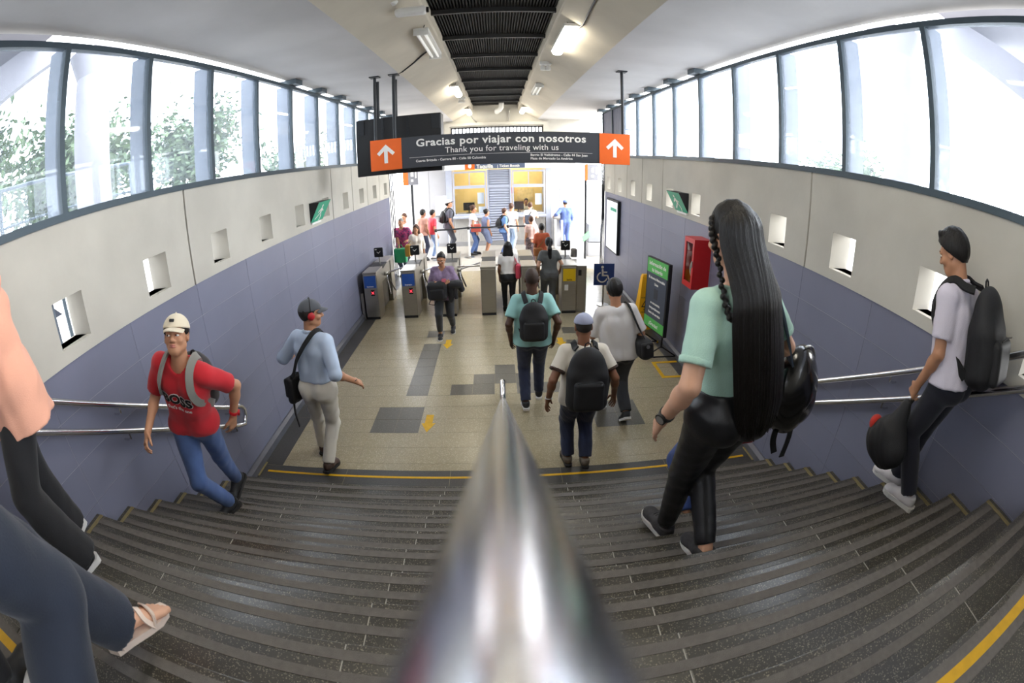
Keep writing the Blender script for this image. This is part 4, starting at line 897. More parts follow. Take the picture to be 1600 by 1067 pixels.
# ------------------------------------------------------------------ sculpting toolkit: smooth unions of solids on a grid, meshed by surface nets
def V(*a): return np.array(a, float)
def nz(v): v = np.asarray(v, float); n = np.linalg.norm(v); return v/n if n > 1e-9 else v
class Field:
    def __init__(s, vox): s.vox = vox; s.ops = []
    def cone(s, a, b, r1, r2=None, k=0.02, flat=False, flata=False):
        a = np.asarray(a, float); b = np.asarray(b, float); r2 = r1 if r2 is None else r2; r = max(r1, r2)
        s.ops.append(('u', np.minimum(a, b)-r, np.maximum(a, b)+r, ('cone', a, b, r1, r2, flat, flata), k)); return s
    def ell(s, c, rad, R=None, k=0.02, sub=False):
        c = np.asarray(c, float); rad = np.asarray(rad, float); R = np.eye(3) if R is None else np.asarray(R, float); e = max(rad)
        s.ops.append(('s' if sub else 'u', c-e, c+e, ('ell', c, rad, R), k)); return s
    def rbox(s, c, half, R=None, rd=0.02, k=0.01, sub=False):
        c = np.asarray(c, float); half = np.asarray(half, float); R = np.eye(3) if R is None else np.asarray(R, float)
        e = np.abs(R).T @ half
        s.ops.append(('s' if sub else 'u', c-e, c+e, ('rbox', c, half, R, rd), k)); return s
    def cutcone(s, a, b, r1, r2, k=0.006):
        a = np.asarray(a, float); b = np.asarray(b, float); r = max(r1, r2)
        s.ops.append(('s', np.minimum(a, b)-r, np.maximum(a, b)+r, ('cone', a, b, r1, r2, False, False), k)); return s
    def plane(s, p, n, k=0.0): s.ops.append(('p', None, None, ('plane', np.asarray(p, float), nz(n)), k)); return s
    @staticmethod
    def dist(P, X, Y, Z):
        t = P[0]
        if t == 'cone':
            _, a, b, r1, r2, flat, flata = P; ab = b-a; L = np.linalg.norm(ab)+1e-9; u = ab/L
            px, py, pz = X-a[0], Y-a[1], Z-a[2]
            pr = px*u[0]+py*u[1]+pz*u[2]; h = np.clip(pr/L, 0, 1)
            qx, qy, qz = px-ab[0]*h, py-ab[1]*h, pz-ab[2]*h
            d = np.sqrt(qx*qx+qy*qy+qz*qz)-(r1+(r2-r1)*h)
            if flat: d = np.maximum(d, pr-L)
            if flata: d = np.maximum(d, -pr)
            return d
        if t == 'plane': return (X-P[1][0])*P[2][0]+(Y-P[1][1])*P[2][1]+(Z-P[1][2])*P[2][2]
        c, R = P[1], P[3]; px, py, pz = X-c[0], Y-c[1], Z-c[2]
        q = [R[i][0]*px+R[i][1]*py+R[i][2]*pz for i in range(3)]
        if t == 'ell':
            r = P[2]; k0 = np.sqrt(sum((q[i]/r[i])**2 for i in range(3))); k1 = np.sqrt(sum((q[i]/r[i]**2)**2 for i in range(3)))+1e-9
            return k0*(k0-1)/k1
        h, rd = P[2], P[4]
        g = [np.abs(q[i])-h[i]+rd for i in range(3)]
        return np.sqrt(sum(np.maximum(x, 0)**2 for x in g))+np.minimum(np.maximum(np.maximum(g[0], g[1]), g[2]), 0)-rd
    def mesh(s):
        v = s.vox
        lo = np.min([o[1] for o in s.ops if o[0] == 'u'], axis=0)-3*v; hi = np.max([o[2] for o in s.ops if o[0] == 'u'], axis=0)+3*v
        n = np.ceil((hi-lo)/v).astype(int)+1
        D = np.full(n, 0.3, np.float32)
        ax = [(lo[i]+v*np.arange(n[i])).astype(np.float32) for i in range(3)]
        for op, a, b, P, k in s.ops:
            if op == 'p':
                D = np.maximum(D, Field.dist(P, ax[0][:, None, None], ax[1][None, :, None], ax[2][None, None, :]).astype(np.float32)); continue
            m = k+2.5*v
            i0 = np.clip(np.floor((a-m-lo)/v).astype(int), 0, n-1); i1 = np.clip(np.ceil((b+m-lo)/v).astype(int)+1, 1, n)
            if np.any(i1 <= i0): continue
            sl = tuple(slice(i0[i], i1[i]) for i in range(3))
            d2 = Field.dist(P, ax[0][sl[0]][:, None, None], ax[1][sl[1]][None, :, None], ax[2][sl[2]][None, None, :]).astype(np.float32)
            d1 = D[sl]
            if op == 'u':
                h = np.clip(0.5+0.5*(d1-d2)/k, 0, 1); D[sl] = d1*(1-h)+d2*h-k*h*(1-h)
            else:
                d2 = -d2; h = np.clip(0.5-0.5*(d1-d2)/k, 0, 1); D[sl] = d1*(1-h)+d2*h+k*h*(1-h)
        return nets(D, lo, v)
def nets(D, lo, v):
    nx, ny, nz_ = D.shape
    offs = [(i, j, k) for i in (0, 1) for j in (0, 1) for k in (0, 1)]
    c = [D[i:nx-1+i, j:ny-1+j, k:nz_-1+k] for i, j, k in offs]
    S = sum((x < 0).astype(np.int8) for x in c); mask = (S > 0) & (S < 8)
    if not mask.any(): return np.zeros((0, 3)), np.zeros((0, 4), int)
    cells = np.argwhere(mask); idx = np.full(mask.shape, -1, np.int64); idx[mask] = np.arange(len(cells))
    cv = [x[mask] for x in c]; pos = np.zeros((len(cells), 3)); cnt = np.zeros(len(cells))
    for p in range(8):
        for q in range(p+1, 8):
            op, oq = np.array(offs[p]), np.array(offs[q])
            if np.abs(op-oq).sum() != 1: continue
            a, b = cv[p], cv[q]; cr_ = (a < 0) != (b < 0)
            t = np.where(cr_, a/np.where(cr_, a-b, 1), 0)
            pos += np.where(cr_[:, None], op+t[:, None]*(oq-op), 0); cnt += cr_
    verts = lo+(cells+pos/cnt[:, None])*v
    F_ = []
    sg_ = D < 0
    for axx in range(3):
        o = [1 if i == axx else 0 for i in range(3)]
        A = sg_[:nx-o[0], :ny-o[1], :nz_-o[2]]; B = sg_[o[0]:, o[1]:, o[2]:]
        E_ = np.argwhere(A != B); u, w = [(1, 2), (2, 0), (0, 1)][axx]
        ok = (E_[:, u] > 0) & (E_[:, w] > 0) & (E_[:, u] < idx.shape[u]) & (E_[:, w] < idx.shape[w]); E_ = E_[ok]
        if not len(E_): continue
        def cell(du, dw): Q = E_.copy(); Q[:, u] += du; Q[:, w] += dw; return idx[Q[:, 0], Q[:, 1], Q[:, 2]]
        q = np.stack([cell(-1, -1), cell(0, -1), cell(0, 0), cell(-1, 0)], 1)
        inside = A[E_[:, 0], E_[:, 1], E_[:, 2]]
        q[~inside] = q[~inside][:, ::-1]
        F_.append(q)
    Fq = np.concatenate(F_); Fq = Fq[(Fq >= 0).all(1)]
    return verts, Fq
def np_obj(name, parts, m, parent, base, wr=0.0, wscale=40.0, seed=0):
    """parts: list of (verts, quads) -> one smooth mesh object under parent (base = parent's place)"""
    vs, fs, n = [], [], 0
    for v, f in parts:
        if len(v) == 0: continue
        vs.append(v); fs.append(f+n); n += len(v)
    if not vs: return None
    v = np.concatenate(vs)-np.asarray(base, float); f = np.concatenate(fs)
    me = bpy.data.meshes.new(name)
    me.vertices.add(len(v)); me.vertices.foreach_set('co', v.astype(np.float32).ravel())
    me.loops.add(f.size); me.loops.foreach_set('vertex_index', f.astype(np.int32).ravel())
    me.polygons.add(len(f)); me.polygons.foreach_set('loop_start', np.arange(0, f.size, 4, dtype=np.int32)); me.polygons.foreach_set('loop_total', np.full(len(f), 4, np.int32))
    me.polygons.foreach_set('use_smooth', np.ones(len(f), bool))
    me.materials.append(m); me.update(calc_edges=True)
    if wr:
        nn = np.empty(len(v)*3, np.float32); me.vertex_normals.foreach_get('vector', nn); nn = nn.reshape(-1, 3)
        rs = np.random.RandomState(seed+3); d = np.zeros(len(v))
        for q in range(5):
            k = rs.normal(size=3)*wscale*(0.5+0.35*q); k[2] *= 0.8; ph = rs.rand()*6.28
            k2 = rs.normal(size=3)*wscale*0.25; d += np.sin(v@k+ph+1.5*np.sin(v@k2))/(1+0.5*q)
        v = v+nn*(d*wr/2.2)[:, None]
        me.vertices.foreach_set('co', v.astype(np.float32).ravel()); me.update()
    return obj_from_mesh(name, me, parent)
def ik(a, t, l1, l2, pole):
    d = t-a; L = np.linalg.norm(d); L2 = min(L, (l1+l2)*0.998); u = d/(L+1e-9); t2 = a+u*L2
    x = (l1*l1-l2*l2+L2*L2)/(2*L2); h = math.sqrt(max(l1*l1-x*x, 0)); p = pole-u*np.dot(pole, u); p = nz(p)
    return a+u*x+p*h, t2
def cloth(name, c, rough=0.85, n=0.12, sheen=0.15, bump=0.18, bs=220, ns=6): return mat(name, c, rough, noise=n, nscale=ns, bump=bump, bscale=bs, sheen=sheen)
def skin(name, c): return mat(name, c, 0.5, noise=0.10, nscale=9, bump=0.03, bscale=180, spec=0.4)
def hairm(name, c, rough=0.5, st=(90, 90, 4)):
    return mat(name, c, rough, noise=0.35, nscale=1.0, stretch=st, bump=0.45, bscale=1.6, spec=0.35)
SK_L = skin('skin_light', rgb(214,166,138)); SK_M = skin('skin_tan', rgb(190,138,106)); SK_B = skin('skin_brown', rgb(150,104,78)); SK_D = skin('skin_dark', rgb(86,58,44))
HAIR_B = hairm('black_hair', rgb(24,21,20)); HAIR_BR = hairm('brown_hair', rgb(82,52,36)); HAIR_G = hairm('grey_hair', rgb(150,145,140)); HAIR_D = mat('cropped_hair', rgb(44,38,35), 0.8, noise=0.3, nscale=60, bump=0.4, bscale=300)
EYE_W = mat('eye_white', rgb(232,228,222), 0.25, noise=0.02); EYE_D = mat('eye_iris', rgb(40,26,18), 0.15, noise=0.05); LIPM = mat('lip_rose', rgb(176,104,92), 0.45, noise=0.08)
SOLE_W = mat('white_rubber', rgb(226,224,220), 0.6, noise=0.06); SOLE_D = mat('dark_rubber', rgb(40,38,36), 0.7, noise=0.1)
SHOE_BK = mat('black_shoe', rgb(30,30,32), 0.55, noise=0.12, nscale=20, bump=0.1, bscale=120); SHOE_BR = mat('brown_shoe', rgb(74,54,46), 0.5, noise=0.15, nscale=20); SHOE_W = mat('white_shoe', rgb(226,222,224), 0.45, noise=0.05, nscale=20); SHOE_G = mat('grey_tan_shoe', rgb(110,98,84), 0.6, noise=0.15, nscale=20)

def hand_field(f, w, d, n, th, s, curl):
    """w wrist, d along the hand, n palm normal (palm side), th thumb side"""
    d, n, th = nz(d), nz(n), nz(th)
    f.cone(w-d*0.02*s, w+d*0.02*s, 0.027*s, 0.026*s, 0.01)
    for q, off in enumerate((-0.027, -0.009, 0.009, 0.027)):
        f.cone(w+d*0.02*s+th*off*0.6*s, w+d*0.088*s+th*off*s, 0.0145*s, 0.0125*s, 0.012)
    for off, L, r in ((-0.03, 0.060, 0.0076), (-0.0105, 0.074, 0.0084), (0.0105, 0.080, 0.0086), (0.031, 0.071, 0.0083)):
        p = w+d*0.088*s+th*off*s; dd = d+th*off*2.2; a = 0.0
        for seg, fr in enumerate((0.45, 0.30, 0.25)):
            a += curl*(0.55, 0.85, 0.6)[seg]
            u = nz(dd*math.cos(a)+n*math.sin(a)); p2 = p+u*L*fr*s
            f.cone(p, p2, r*s*(1-0.08*seg), r*s*(1-0.08*(seg+1)), 0.004); p = p2
    p = w+d*0.025*s+th*0.020*s; u = nz(d*0.75+th*0.75+n*0.30); p2 = p+u*0.045*s
    f.cone(p, p2, 0.0145*s, 0.011*s, 0.012); u2 = nz(d*0.95+th*0.2+n*(0.25+0.3*curl)); p3 = p2+u2*0.030*s; f.cone(p2, p3, 0.0105*s, 0.0095*s, 0.004); f.cone(p3, p3+nz(u2+n*0.2*curl)*0.024*s, 0.0095*s, 0.0075*s, 0.004)

def human(label, base, pel, yaw, fL, fR, s=1.0, lean=4, tilt=0, twist=0, hL=None, hR=None, head=(0, 0), hroll=0, female=False, girth=1.0,
          skinm=SK_M, shirt=None, pants=None, shoes=None, hair=None, hi=True, group=None, curl=(0.45, 0.45), thumbs=(None, None), poles=(None, None), face=False, vox=None, shw=None, kneep=None, bare=(False, False), headless=False, skirt=None):
    base = V(*base); pel = V(*pel)
    root = empty('person', base[:], label, 'person', group)
    up = V(0, 0, 1); y_ = math.radians(yaw); fw = V(-math.sin(y_), math.cos(y_), 0); rt = V(math.cos(y_), math.sin(y_), 0)
    le, ti, tw = math.radians(lean), math.radians(tilt), math.radians(twist)
    tu = nz(up*math.cos(le)+fw*math.sin(le)+rt*math.sin(ti)); tf = nz(fw-tu*np.dot(fw, tu)); tr = np.cross(tf, tu)
    sr = nz(tr*math.cos(tw)+tf*math.sin(tw)); sf = np.cross(tu, sr)
    g = girth
    hw = (0.090 if not female else 0.092)*s; sw = (shw or (0.170 if not female else 0.150))*s
    hip = {-1: pel-rt*hw, 1: pel+rt*hw}
    sh = {-1: pel+tu*0.455*s-sr*sw, 1: pel+tu*0.455*s+sr*sw}
    N = pel+tu*0.515*s
    hy, hp, hro = math.radians(head[0]), math.radians(head[1]), math.radians(hroll)
    nkd = nz(tu*0.9+up*0.2+sf*0.12)
    hf = nz(sf*math.cos(hy)-sr*math.sin(hy)); hu = nz(nz(tu*0.4+up*0.6))
    hf = nz(hf-hu*np.dot(hf, hu)); hr_ = np.cross(hf, hu)
    hf, hu = hf*math.cos(hp)-hu*math.sin(hp), hu*math.cos(hp)+hf*math.sin(hp)
    hu, hr_ = hu*math.cos(hro)+hr_*math.sin(hro), hr_*math.cos(hro)-hu*math.sin(hro)
    hs = 0.93*s
    HC = N+nkd*0.075*s+hu*0.105*hs+hf*0.012*s
    HR = np.array([hr_, hf, hu])
    P = lambda a, b, c: HC+hr_*a*hs+hf*b*hs+hu*c*hs
    T = lambda a, b, c: pel+sr*a*s+sf*b*s+tu*c*s
    ank, knee, feet = {}, {}, {}
    for sd, ft in ((-1, fL), (1, fR)):
        fy, fp = math.radians(ft[3]), math.radians(ft[4]); ff = V(-math.sin(fy), math.cos(fy), 0); fr = V(math.cos(fy), math.sin(fy), 0)
        fd = ff*math.cos(fp)-up*math.sin(fp); fu = up*math.cos(fp)+ff*math.sin(fp)
        o = V(*ft[:3])           # sole point below the ankle
        if fp > 0.02: toe = o+ff*0.15*s; o = toe-fd*0.15*s
        feet[sd] = (o, fd, fr, fu)
        a = o+fu*0.085*s; k, a2 = ik(hip[sd], a, 0.425*s, 0.415*s, (fw*0.75+ff*0.25) if kneep is None else V(*kneep))
        sft = a2-a; feet[sd] = (o+sft, fd, fr, fu)
        knee[sd] = k; ank[sd] = a2
    wri, elb = {}, {}
    for sd, ht, pl in ((-1, hL, poles[0]), (1, hR, poles[1])):
        if ht is None: ht = sh[sd]-up*0.50*s+sr*sd*0.05*s+sf*0.07*s
        pole = V(*pl) if pl is not None else (-sf*0.8+sr*sd*0.45-up*0.35)
        elb[sd], wri[sd] = ik(sh[sd], V(*ht), 0.285*s, 0.25*s, pole)
    vx = vox or (0.0115 if hi else 0.016)
    # ---- body: one skin surface
    B = Field(vx)
    def torso(B, o, k=0.03, top=True):
        B.cone(hip[-1], hip[1], 0.098*s*g+o, None, k)
        wst = 0.082 if female else 0.092
        for q in (-1, 1):
            B.cone(T(q*0.055, 0, 0.04), T(q*0.048, 0.005, 0.20), 0.098*s*g+o, wst*s*g+o, k)
            B.cone(T(q*0.048, 0.005, 0.20), T(q*(0.075 if not female else 0.065), 0.0, 0.36), wst*s*g+o, 0.098*s*g+o, k)
            if top: B.cone(T(q*0.04, -0.01, 0.455), sh[q]-sr*q*0.01*s, 0.066*s+o, 0.046*s+o, k)
            B.ell(hip[q]*0.78+pel*0.22-fw*0.045*s-up*0.01*s, V(0.08, 0.085, 0.095)*s*(1.12 if female else 1)+o, None, k)
            if female: B.ell(T(q*0.066, 0.085, 0.33), V(0.052, 0.05, 0.055)*s+o*0.7, None, k)
    torso(B, 0)
    if top_ok := (not headless): B.cone(N-tu*0.04*s, HC-hu*0.06*s-hf*0.015*s, 0.060*s*(0.88 if female else 1), 0.052*s*(0.88 if female else 1), 0.02)
    for q in (-1, 1):
        B.cone(hip[q], knee[q], 0.086*s*g, 0.056*s*g, 0.03); B.cone(knee[q], ank[q], 0.052*s*g, 0.036*s, 0.02)
        B.cone(sh[q], elb[q], 0.047*s*g, 0.037*s*g, 0.02); B.cone(elb[q], wri[q], 0.038*s*g, 0.0265*s, 0.012)
        B.ell(elb[q]*0.7+wri[q]*0.3, V(0.037, 0.037, 0.045)*s*g, None, 0.02)
    parts = [B.mesh()]
    for q, th, cu in ((-1, thumbs[0], curl[0]), (1, thumbs[1], curl[1])):
        d = nz(wri[q]-elb[q]); t = V(*th) if th is not None else sf*0.85-sr*q*0.35
        t = nz(t-d*np.dot(t, d)); n = np.cross(t, d)*(-q)
        n = n if np.dot(n, -sr*q) > 0 or th is not None else -n
        hf_ = Field(0.0042 if hi else 0.0065); hand_field(hf_, wri[q], d, n, t, s*0.98, cu); parts.append(hf_.mesh())
    if not headless:
        Hd = Field(0.005 if hi else 0.009)
        Hd.cone(N-tu*0.03*s, HC-hu*0.05*s-hf*0.015*s, 0.058*s*(0.88 if female else 1), 0.052*s*(0.88 if female else 1), 0.02)
        Hd.ell(P(0, -0.012, 0.022), V(0.077, 0.097, 0.102)*hs, HR, 0.02).ell(P(0, 0.028, -0.045), V(0.057, 0.067, 0.078)*hs, HR, 0.03)
        Hd.cone(P(-0.014, 0.066, -0.096), P(0.014, 0.066, -0.096), 0.023*hs, None, 0.03).cone(P(-0.048, 0.0, -0.068), P(0, 0.055, -0.096), 0.020*hs, 0.020*hs, 0.03).cone(P(0.048, 0.0, -0.068), P(0, 0.055, -0.096), 0.022*hs, 0.022*hs, 0.03)
        Hd.cone(P(-0.036, 0.080, 0.018), P(0.036, 0.080, 0.018), 0.014*hs, None, 0.02)
        for q in (-1, 1):
            Hd.ell(P(q*0.032, 0.099, -0.003), V(0.019, 0.014, 0.012)*hs, HR, 0.012, sub=True)
            Hd.ell(P(q*0.045, 0.066, -0.035), V(0.022, 0.022, 0.02)*hs, HR, 0.02)
            Hd.ell(P(q*0.081, -0.008, -0.012), V(0.012, 0.022, 0.034)*hs, HR, 0.006).ell(P(q*0.092, -0.002, -0.010), V(0.008, 0.012, 0.02)*hs, HR, 0.004, sub=True)
            Hd.ell(P(q*0.013, 0.100, -0.036), V(0.010, 0.012, 0.009)*hs, HR, 0.006)
        Hd.cone(P(0, 0.088, 0.008), P(0, 0.114, -0.030), 0.009*hs, 0.013*hs, 0.008)
        Hd.cone(P(-0.020, 0.086, -0.066), P(0.020, 0.086, -0.066), 0.009*hs, None, 0.008).ell(P(0, 0.100, -0.0665), V(0.022, 0.008, 0.0018)*hs, HR, 0.004, sub=True)
        parts.append(Hd.mesh())
    body = np_obj('body', parts, skinm, root, base)
    if face and not headless:
        for q in (-1, 1):
            e = Field(0.003).ell(P(q*0.032, 0.084, -0.003), V(0.0150, 0.0125, 0.0068)*hs, HR, 0.002); eo = np_obj('eye', [e.mesh()], EYE_W, body, base*0+base)
            eo.parent = body
            gz = face if isinstance(face, tuple) else (0, 0)
            i_ = Field(0.002).ell(P(q*0.032+gz[0], 0.0935, -0.003+gz[1]), V(0.0064, 0.0045, 0.0060)*hs, HR, 0.002); np_obj('iris', [i_.mesh()], EYE_D, eo, base)
            b_ = Field(0.003).cone(P(q*0.014, 0.0935, 0.0215), P(q*0.036, 0.091, 0.0265), 0.0040*hs, 0.0044*hs, 0.002).cone(P(q*0.036, 0.091, 0.0265), P(q*0.053, 0.077, 0.022), 0.0042*hs, 0.0028*hs, 0.002); np_obj('eyebrow', [b_.mesh()], HAIR_B, root, base)
        l_ = Field(0.0028)
        for z, r in ((-0.061, 0.0052), (-0.072, 0.0062)): l_.cone(P(-0.025, 0.0885, z-0.001), P(0, 0.0985, z), r*hs*0.7, r*hs, 0.003).cone(P(0, 0.0985, z), P(0.025, 0.0885, z-0.001), r*hs, r*hs*0.7, 0.003)
        np_obj('lips', [l_.mesh()], LIPM, root, base)
    if hi and not headless and hair is None: pass
    # ---- trousers
    if pants:
        o = pants.get('off', 0.010); lo = pants.get('loose', 1.0); L = pants.get('len', 0.97); hm = pants.get('hem', 0.055)
        Pn_ = Field(vx*0.95); k = 0.025
        Pn_.cone(hip[-1], hip[1], 0.098*s*g+o, None, k)
        for q in (-1, 1):
            Pn_.ell(hip[q]*0.78+pel*0.22-fw*0.045*s-up*0.01*s, V(0.08, 0.085, 0.095)*s*(1.12 if female else 1)+o, None, k)
            Pn_.cone(T(q*0.055, 0, 0.03), T(q*0.05, 0, 0.16), 0.098*s*g+o, 0.092*s*g+o, k)
            kn = knee[q]; an = knee[q]+(ank[q]-knee[q])*L
            Pn_.cone(hip[q], kn, (0.088*s*g+o)*(0.5+0.5*lo), 0.060*s*g*lo+o*0.8, k).cone(kn, an, 0.060*s*g*lo+o*0.8, hm*s, 0.02, flat=True)
        Pn_.plane(pel+tu*pants.get('top', 0.10)*s, tu)
        np_obj(pants.get('name', 'trousers'), [Pn_.mesh()], pants['m'], root, base, pants.get('wr', 0.004), pants.get('ws', 32), seed=int(abs(pel[0])*100))
    if skirt:
        K = Field(vx); K.cone(hip[-1], hip[1], 0.11*s*g, None, 0.03)
        for q in (-1, 1): K.cone(T(q*0.05, 0, 0.10), hip[q]*0.9+pel*0.1, 0.10*s*g, 0.115*s*g, 0.03)
        bt = (ank[-1]+ank[1])/2; bt = pel+(bt-pel)*skirt.get('len', 0.9)
        for q in (-1, 1): K.cone(hip[q], bt+rt*q*0.07*s, 0.12*s*g, skirt.get('w', 0.14)*s, 0.05, flat=True)
        K.plane(pel+tu*0.12*s, tu); np_obj('skirt', [K.mesh()], skirt['m'], root, base, 0.006, 30)
    # ---- shirt
    if shirt:
        o = shirt.get('off', 0.008 if shirt.get('tuck') else 0.021); sv = shirt.get('sleeve', 0.62); hem = shirt.get('hem', 0.02); lo = shirt.get('loose', 0.0)
        Sx = Field(vx*0.95); torso(Sx, o, 0.025)
        if lo:
            for q in (-1, 1): Sx.cone(T(q*0.075, 0.0, 0.30), T(q*0.085, 0.0, -max(hem, 0.02)), 0.10*s*g+o, 0.10*s*g+o+lo, 0.04)
        arms = Field(vx*0.9)
        for q in (-1, 1):
            svr = shirt.get('sr', 0.018)
            if sv > 0:
                e = elb[q]; u1 = min(sv, 1.0)
                en = sh[q]+(e-sh[q])*u1
                Sx.cone(sh[q], en, 0.054*s*g+o*0.6, 0.043*s*g+svr, 0.025, flat=(sv <= 1.0))
                if sv > 1: 
                    arms.cone(sh[q]*0.4+e*0.6, e, 0.043*s*g+svr, 0.042*s*g+svr, 0.02); arms.cone(e, e+(wri[q]-e)*(sv-1), 0.042*s*g+svr, 0.033*s+svr*0.7, 0.02, flat=True)
        if shirt.get('strapless'): Sx.plane(pel+tu*0.40*s, tu)
        if not headless: Sx.cutcone(N-tu*0.012*s+sf*0.012*s, N+nkd*0.16*s, 0.064*s+shirt.get('open', 0.0), 0.09*s, 0.008)
        if shirt.get('vneck'): Sx.cutcone(N+sf*0.07*s-tu*0.02*s, N+sf*0.11*s-tu*shirt['vneck']*s, 0.04*s, 0.012*s, 0.006)
        Sx.plane(pel-tu*hem*s, -(tu*0.8+up*0.2))
        pr = [Sx.mesh()]
        if sv > 1: pr.append(arms.mesh())
        so_ = np_obj(shirt.get('name', 'shirt'), pr, shirt['m'], root, base, shirt.get('wr', 0.004), shirt.get('ws', 30), seed=int(abs(pel[1])*100))
        if shirt.get('trim'):
            for q in (-1, 1):
                en = sh[q]+(elb[q]-sh[q])*min(sv, 1.0); u = nz(elb[q]-sh[q]); tm_ = Field(vx*0.8).cone(en-u*0.022*s, en+u*0.004, 0.043*s*g+shirt.get('sr', 0.018)+0.005, 0.043*s*g+shirt.get('sr', 0.018)+0.004, 0.003, flat=True, flata=True)
                np_obj('sleeve_trim', [tm_.mesh()], shirt['trim'], root, base)
        if shirt.get('collar'):
            cl_ = Field(0.006)
            for a in range(16):
                t0, t1 = 2*math.pi*a/16, 2*math.pi*(a+1)/16
                f_ = lambda t: N+nkd*(0.008+0.014*math.cos(t+math.pi))*s+sr*math.sin(t)*0.070*s+sf*(math.cos(t)*0.066+0.012)*s
                if math.cos((t0+t1)/2) < 0.93: cl_.cone(f_(t0), f_(t1), 0.014*s, None, 0.01)
            np_obj('collar', [cl_.mesh()], shirt['collar'], root, base)
    # ---- shoes
    for q, b_ in ((-1, bare[0]), (1, bare[1])):
        o, fd, fr, fu = feet[q]; Q = lambda a, b, c: o+fr*a*s+fd*b*s+fu*c*s
        if b_: continue
        sh_ = shoes or {}
        m1, m2 = sh_.get('m', SHOE_BK), sh_.get('sole', SOLE_D)
        f_ = Field(0.008 if hi else 0.012)
        f_.cone(Q(0, -0.035, 0.055), Q(0, 0.035, 0.060), 0.038*s, 0.040*s, 0.02).cone(Q(0, 0.035, 0.055), Q(q*-0.004, 0.145, 0.035), 0.042*s, 0.036*s, 0.03)
        f_.ell(Q(q*-0.004, 0.145, 0.034), V(0.045, 0.055, 0.032)*s, np.array([fr, fd, fu]), 0.02).cone(Q(0, -0.015, 0.06), Q(0, -0.02, 0.06+sh_.get('high', 0.035)), 0.042*s, 0.045*s, 0.02, flat=True)
        f_.plane(Q(0, 0, 0.018), -fu)
        so2 = np_obj('shoe', [f_.mesh()], m1, root, base)
        out = [(-0.038, -0.06), (-0.030, -0.08), (0, -0.088), (0.030, -0.08), (0.038, -0.06), (0.037, 0.0), (0.043, 0.08), (0.047, 0.13), (0.040, 0.17), (0.022, 0.195), (0, 0.203), (-0.022, 0.195), (-0.040, 0.17), (-0.047, 0.13), (-0.043, 0.08), (-0.037, 0.0)]
        n_ = len(out); th = sh_.get('sole_h', 0.026)
        vs = [Q(a, b, 0.0) for a, b in out]+[Q(a*1.03, b*1.02, th) for a, b in out]
        me = MB(); me.add(vs, [tuple(range(n_))[::-1], tuple(range(n_, 2*n_))]+[(i, (i+1) % n_, n_+(i+1) % n_, n_+i) for i in range(n_)])
        me.build('sole', m2, so2, off=base)
        if sh_.get('laces'):
            lm = MB()
            for a in range(4): lm.tube([Q(-0.018, 0.05+a*0.022, 0.098-a*0.009), Q(0, 0.05+a*0.022, 0.103-a*0.009), Q(0.018, 0.05+a*0.022, 0.098-a*0.009)], 0.004, 6)
            lm.build('laces', sh_['laces'], so2, off=base)
    # ---- hair or hat
    kind = (hair or {}).get('kind'); hm_ = (hair or {}).get('m', HAIR_B)
    if kind and not headless:
        Hh = Field(0.006 if hi else 0.010); gx = hair.get('grow', 0.010)
        Hh.ell(P(0, -0.014, 0.026), V(0.080, 0.100, 0.105)*hs+gx, HR, 0.015)
        Hh.plane(P(0, 0.0, -0.075 if kind != 'cap' else -0.07), -hu)
        if kind in ('short', 'cropped', 'cap', 'bun', 'pony', 'long'):
            Hh.plane(P(0, 0.0, 0), nz(hf*0.8-hu*0.72)) if False else None
            Hh.ops.append(('p', None, None, ('plane', P(0, hair.get('line', 0.018), 0.0), nz(hf*0.8-hu*0.75)), 0.0))
        if (hair or {}).get('cap'): Hh.plane(P(0, 0, 0.050), hu)
        ext = []
        if kind == 'bun': ext.append(Field(0.008).ell(P(0, -0.10, 0.075), V(0.045, 0.045, 0.042)*hs, HR, 0.01).mesh())
        if kind == 'pony':
            E2 = Field(0.009); p0 = P(0, -0.10, 0.02); Lp_ = hair.get('len', 0.40)*s; bk = -sf*0.035*s
            p1_ = p0+bk-up*Lp_*0.3; p2_ = p0+bk*0.9-up*Lp_*0.7; p3_ = p0+bk*0.7-up*Lp_
            E2.cone(p0, p1_, 0.032*s, 0.045*s, 0.02).cone(p1_, p2_, 0.045*s, 0.042*s, 0.02).cone(p2_, p3_, 0.042*s, 0.014*s, 0.02); ext.append(E2.mesh())
        if kind == 'long':
            E2 = Field(0.010); Lp_ = hair.get('len', 0.34)*s
            for a in (-0.055, -0.02, 0.02, 0.055):
                p0 = P(a, -0.055, 0.03); p1_ = p0-up*0.20*s-sf*0.03*s+sr*a*0.5*s; p2_ = p0-up*Lp_-sf*0.045*s+sr*a*0.8*s
                E2.cone(p0, p1_, 0.05*s, 0.048*s, 0.02).cone(p1_, p2_, 0.048*s, 0.022*s, 0.02)
            ext.append(E2.mesh())
        np_obj('hair', [Hh.mesh()]+ext, hm_, root, base, 0.003 if kind != 'cropped' else 0, 80)
    cap = (hair or {}).get('cap')
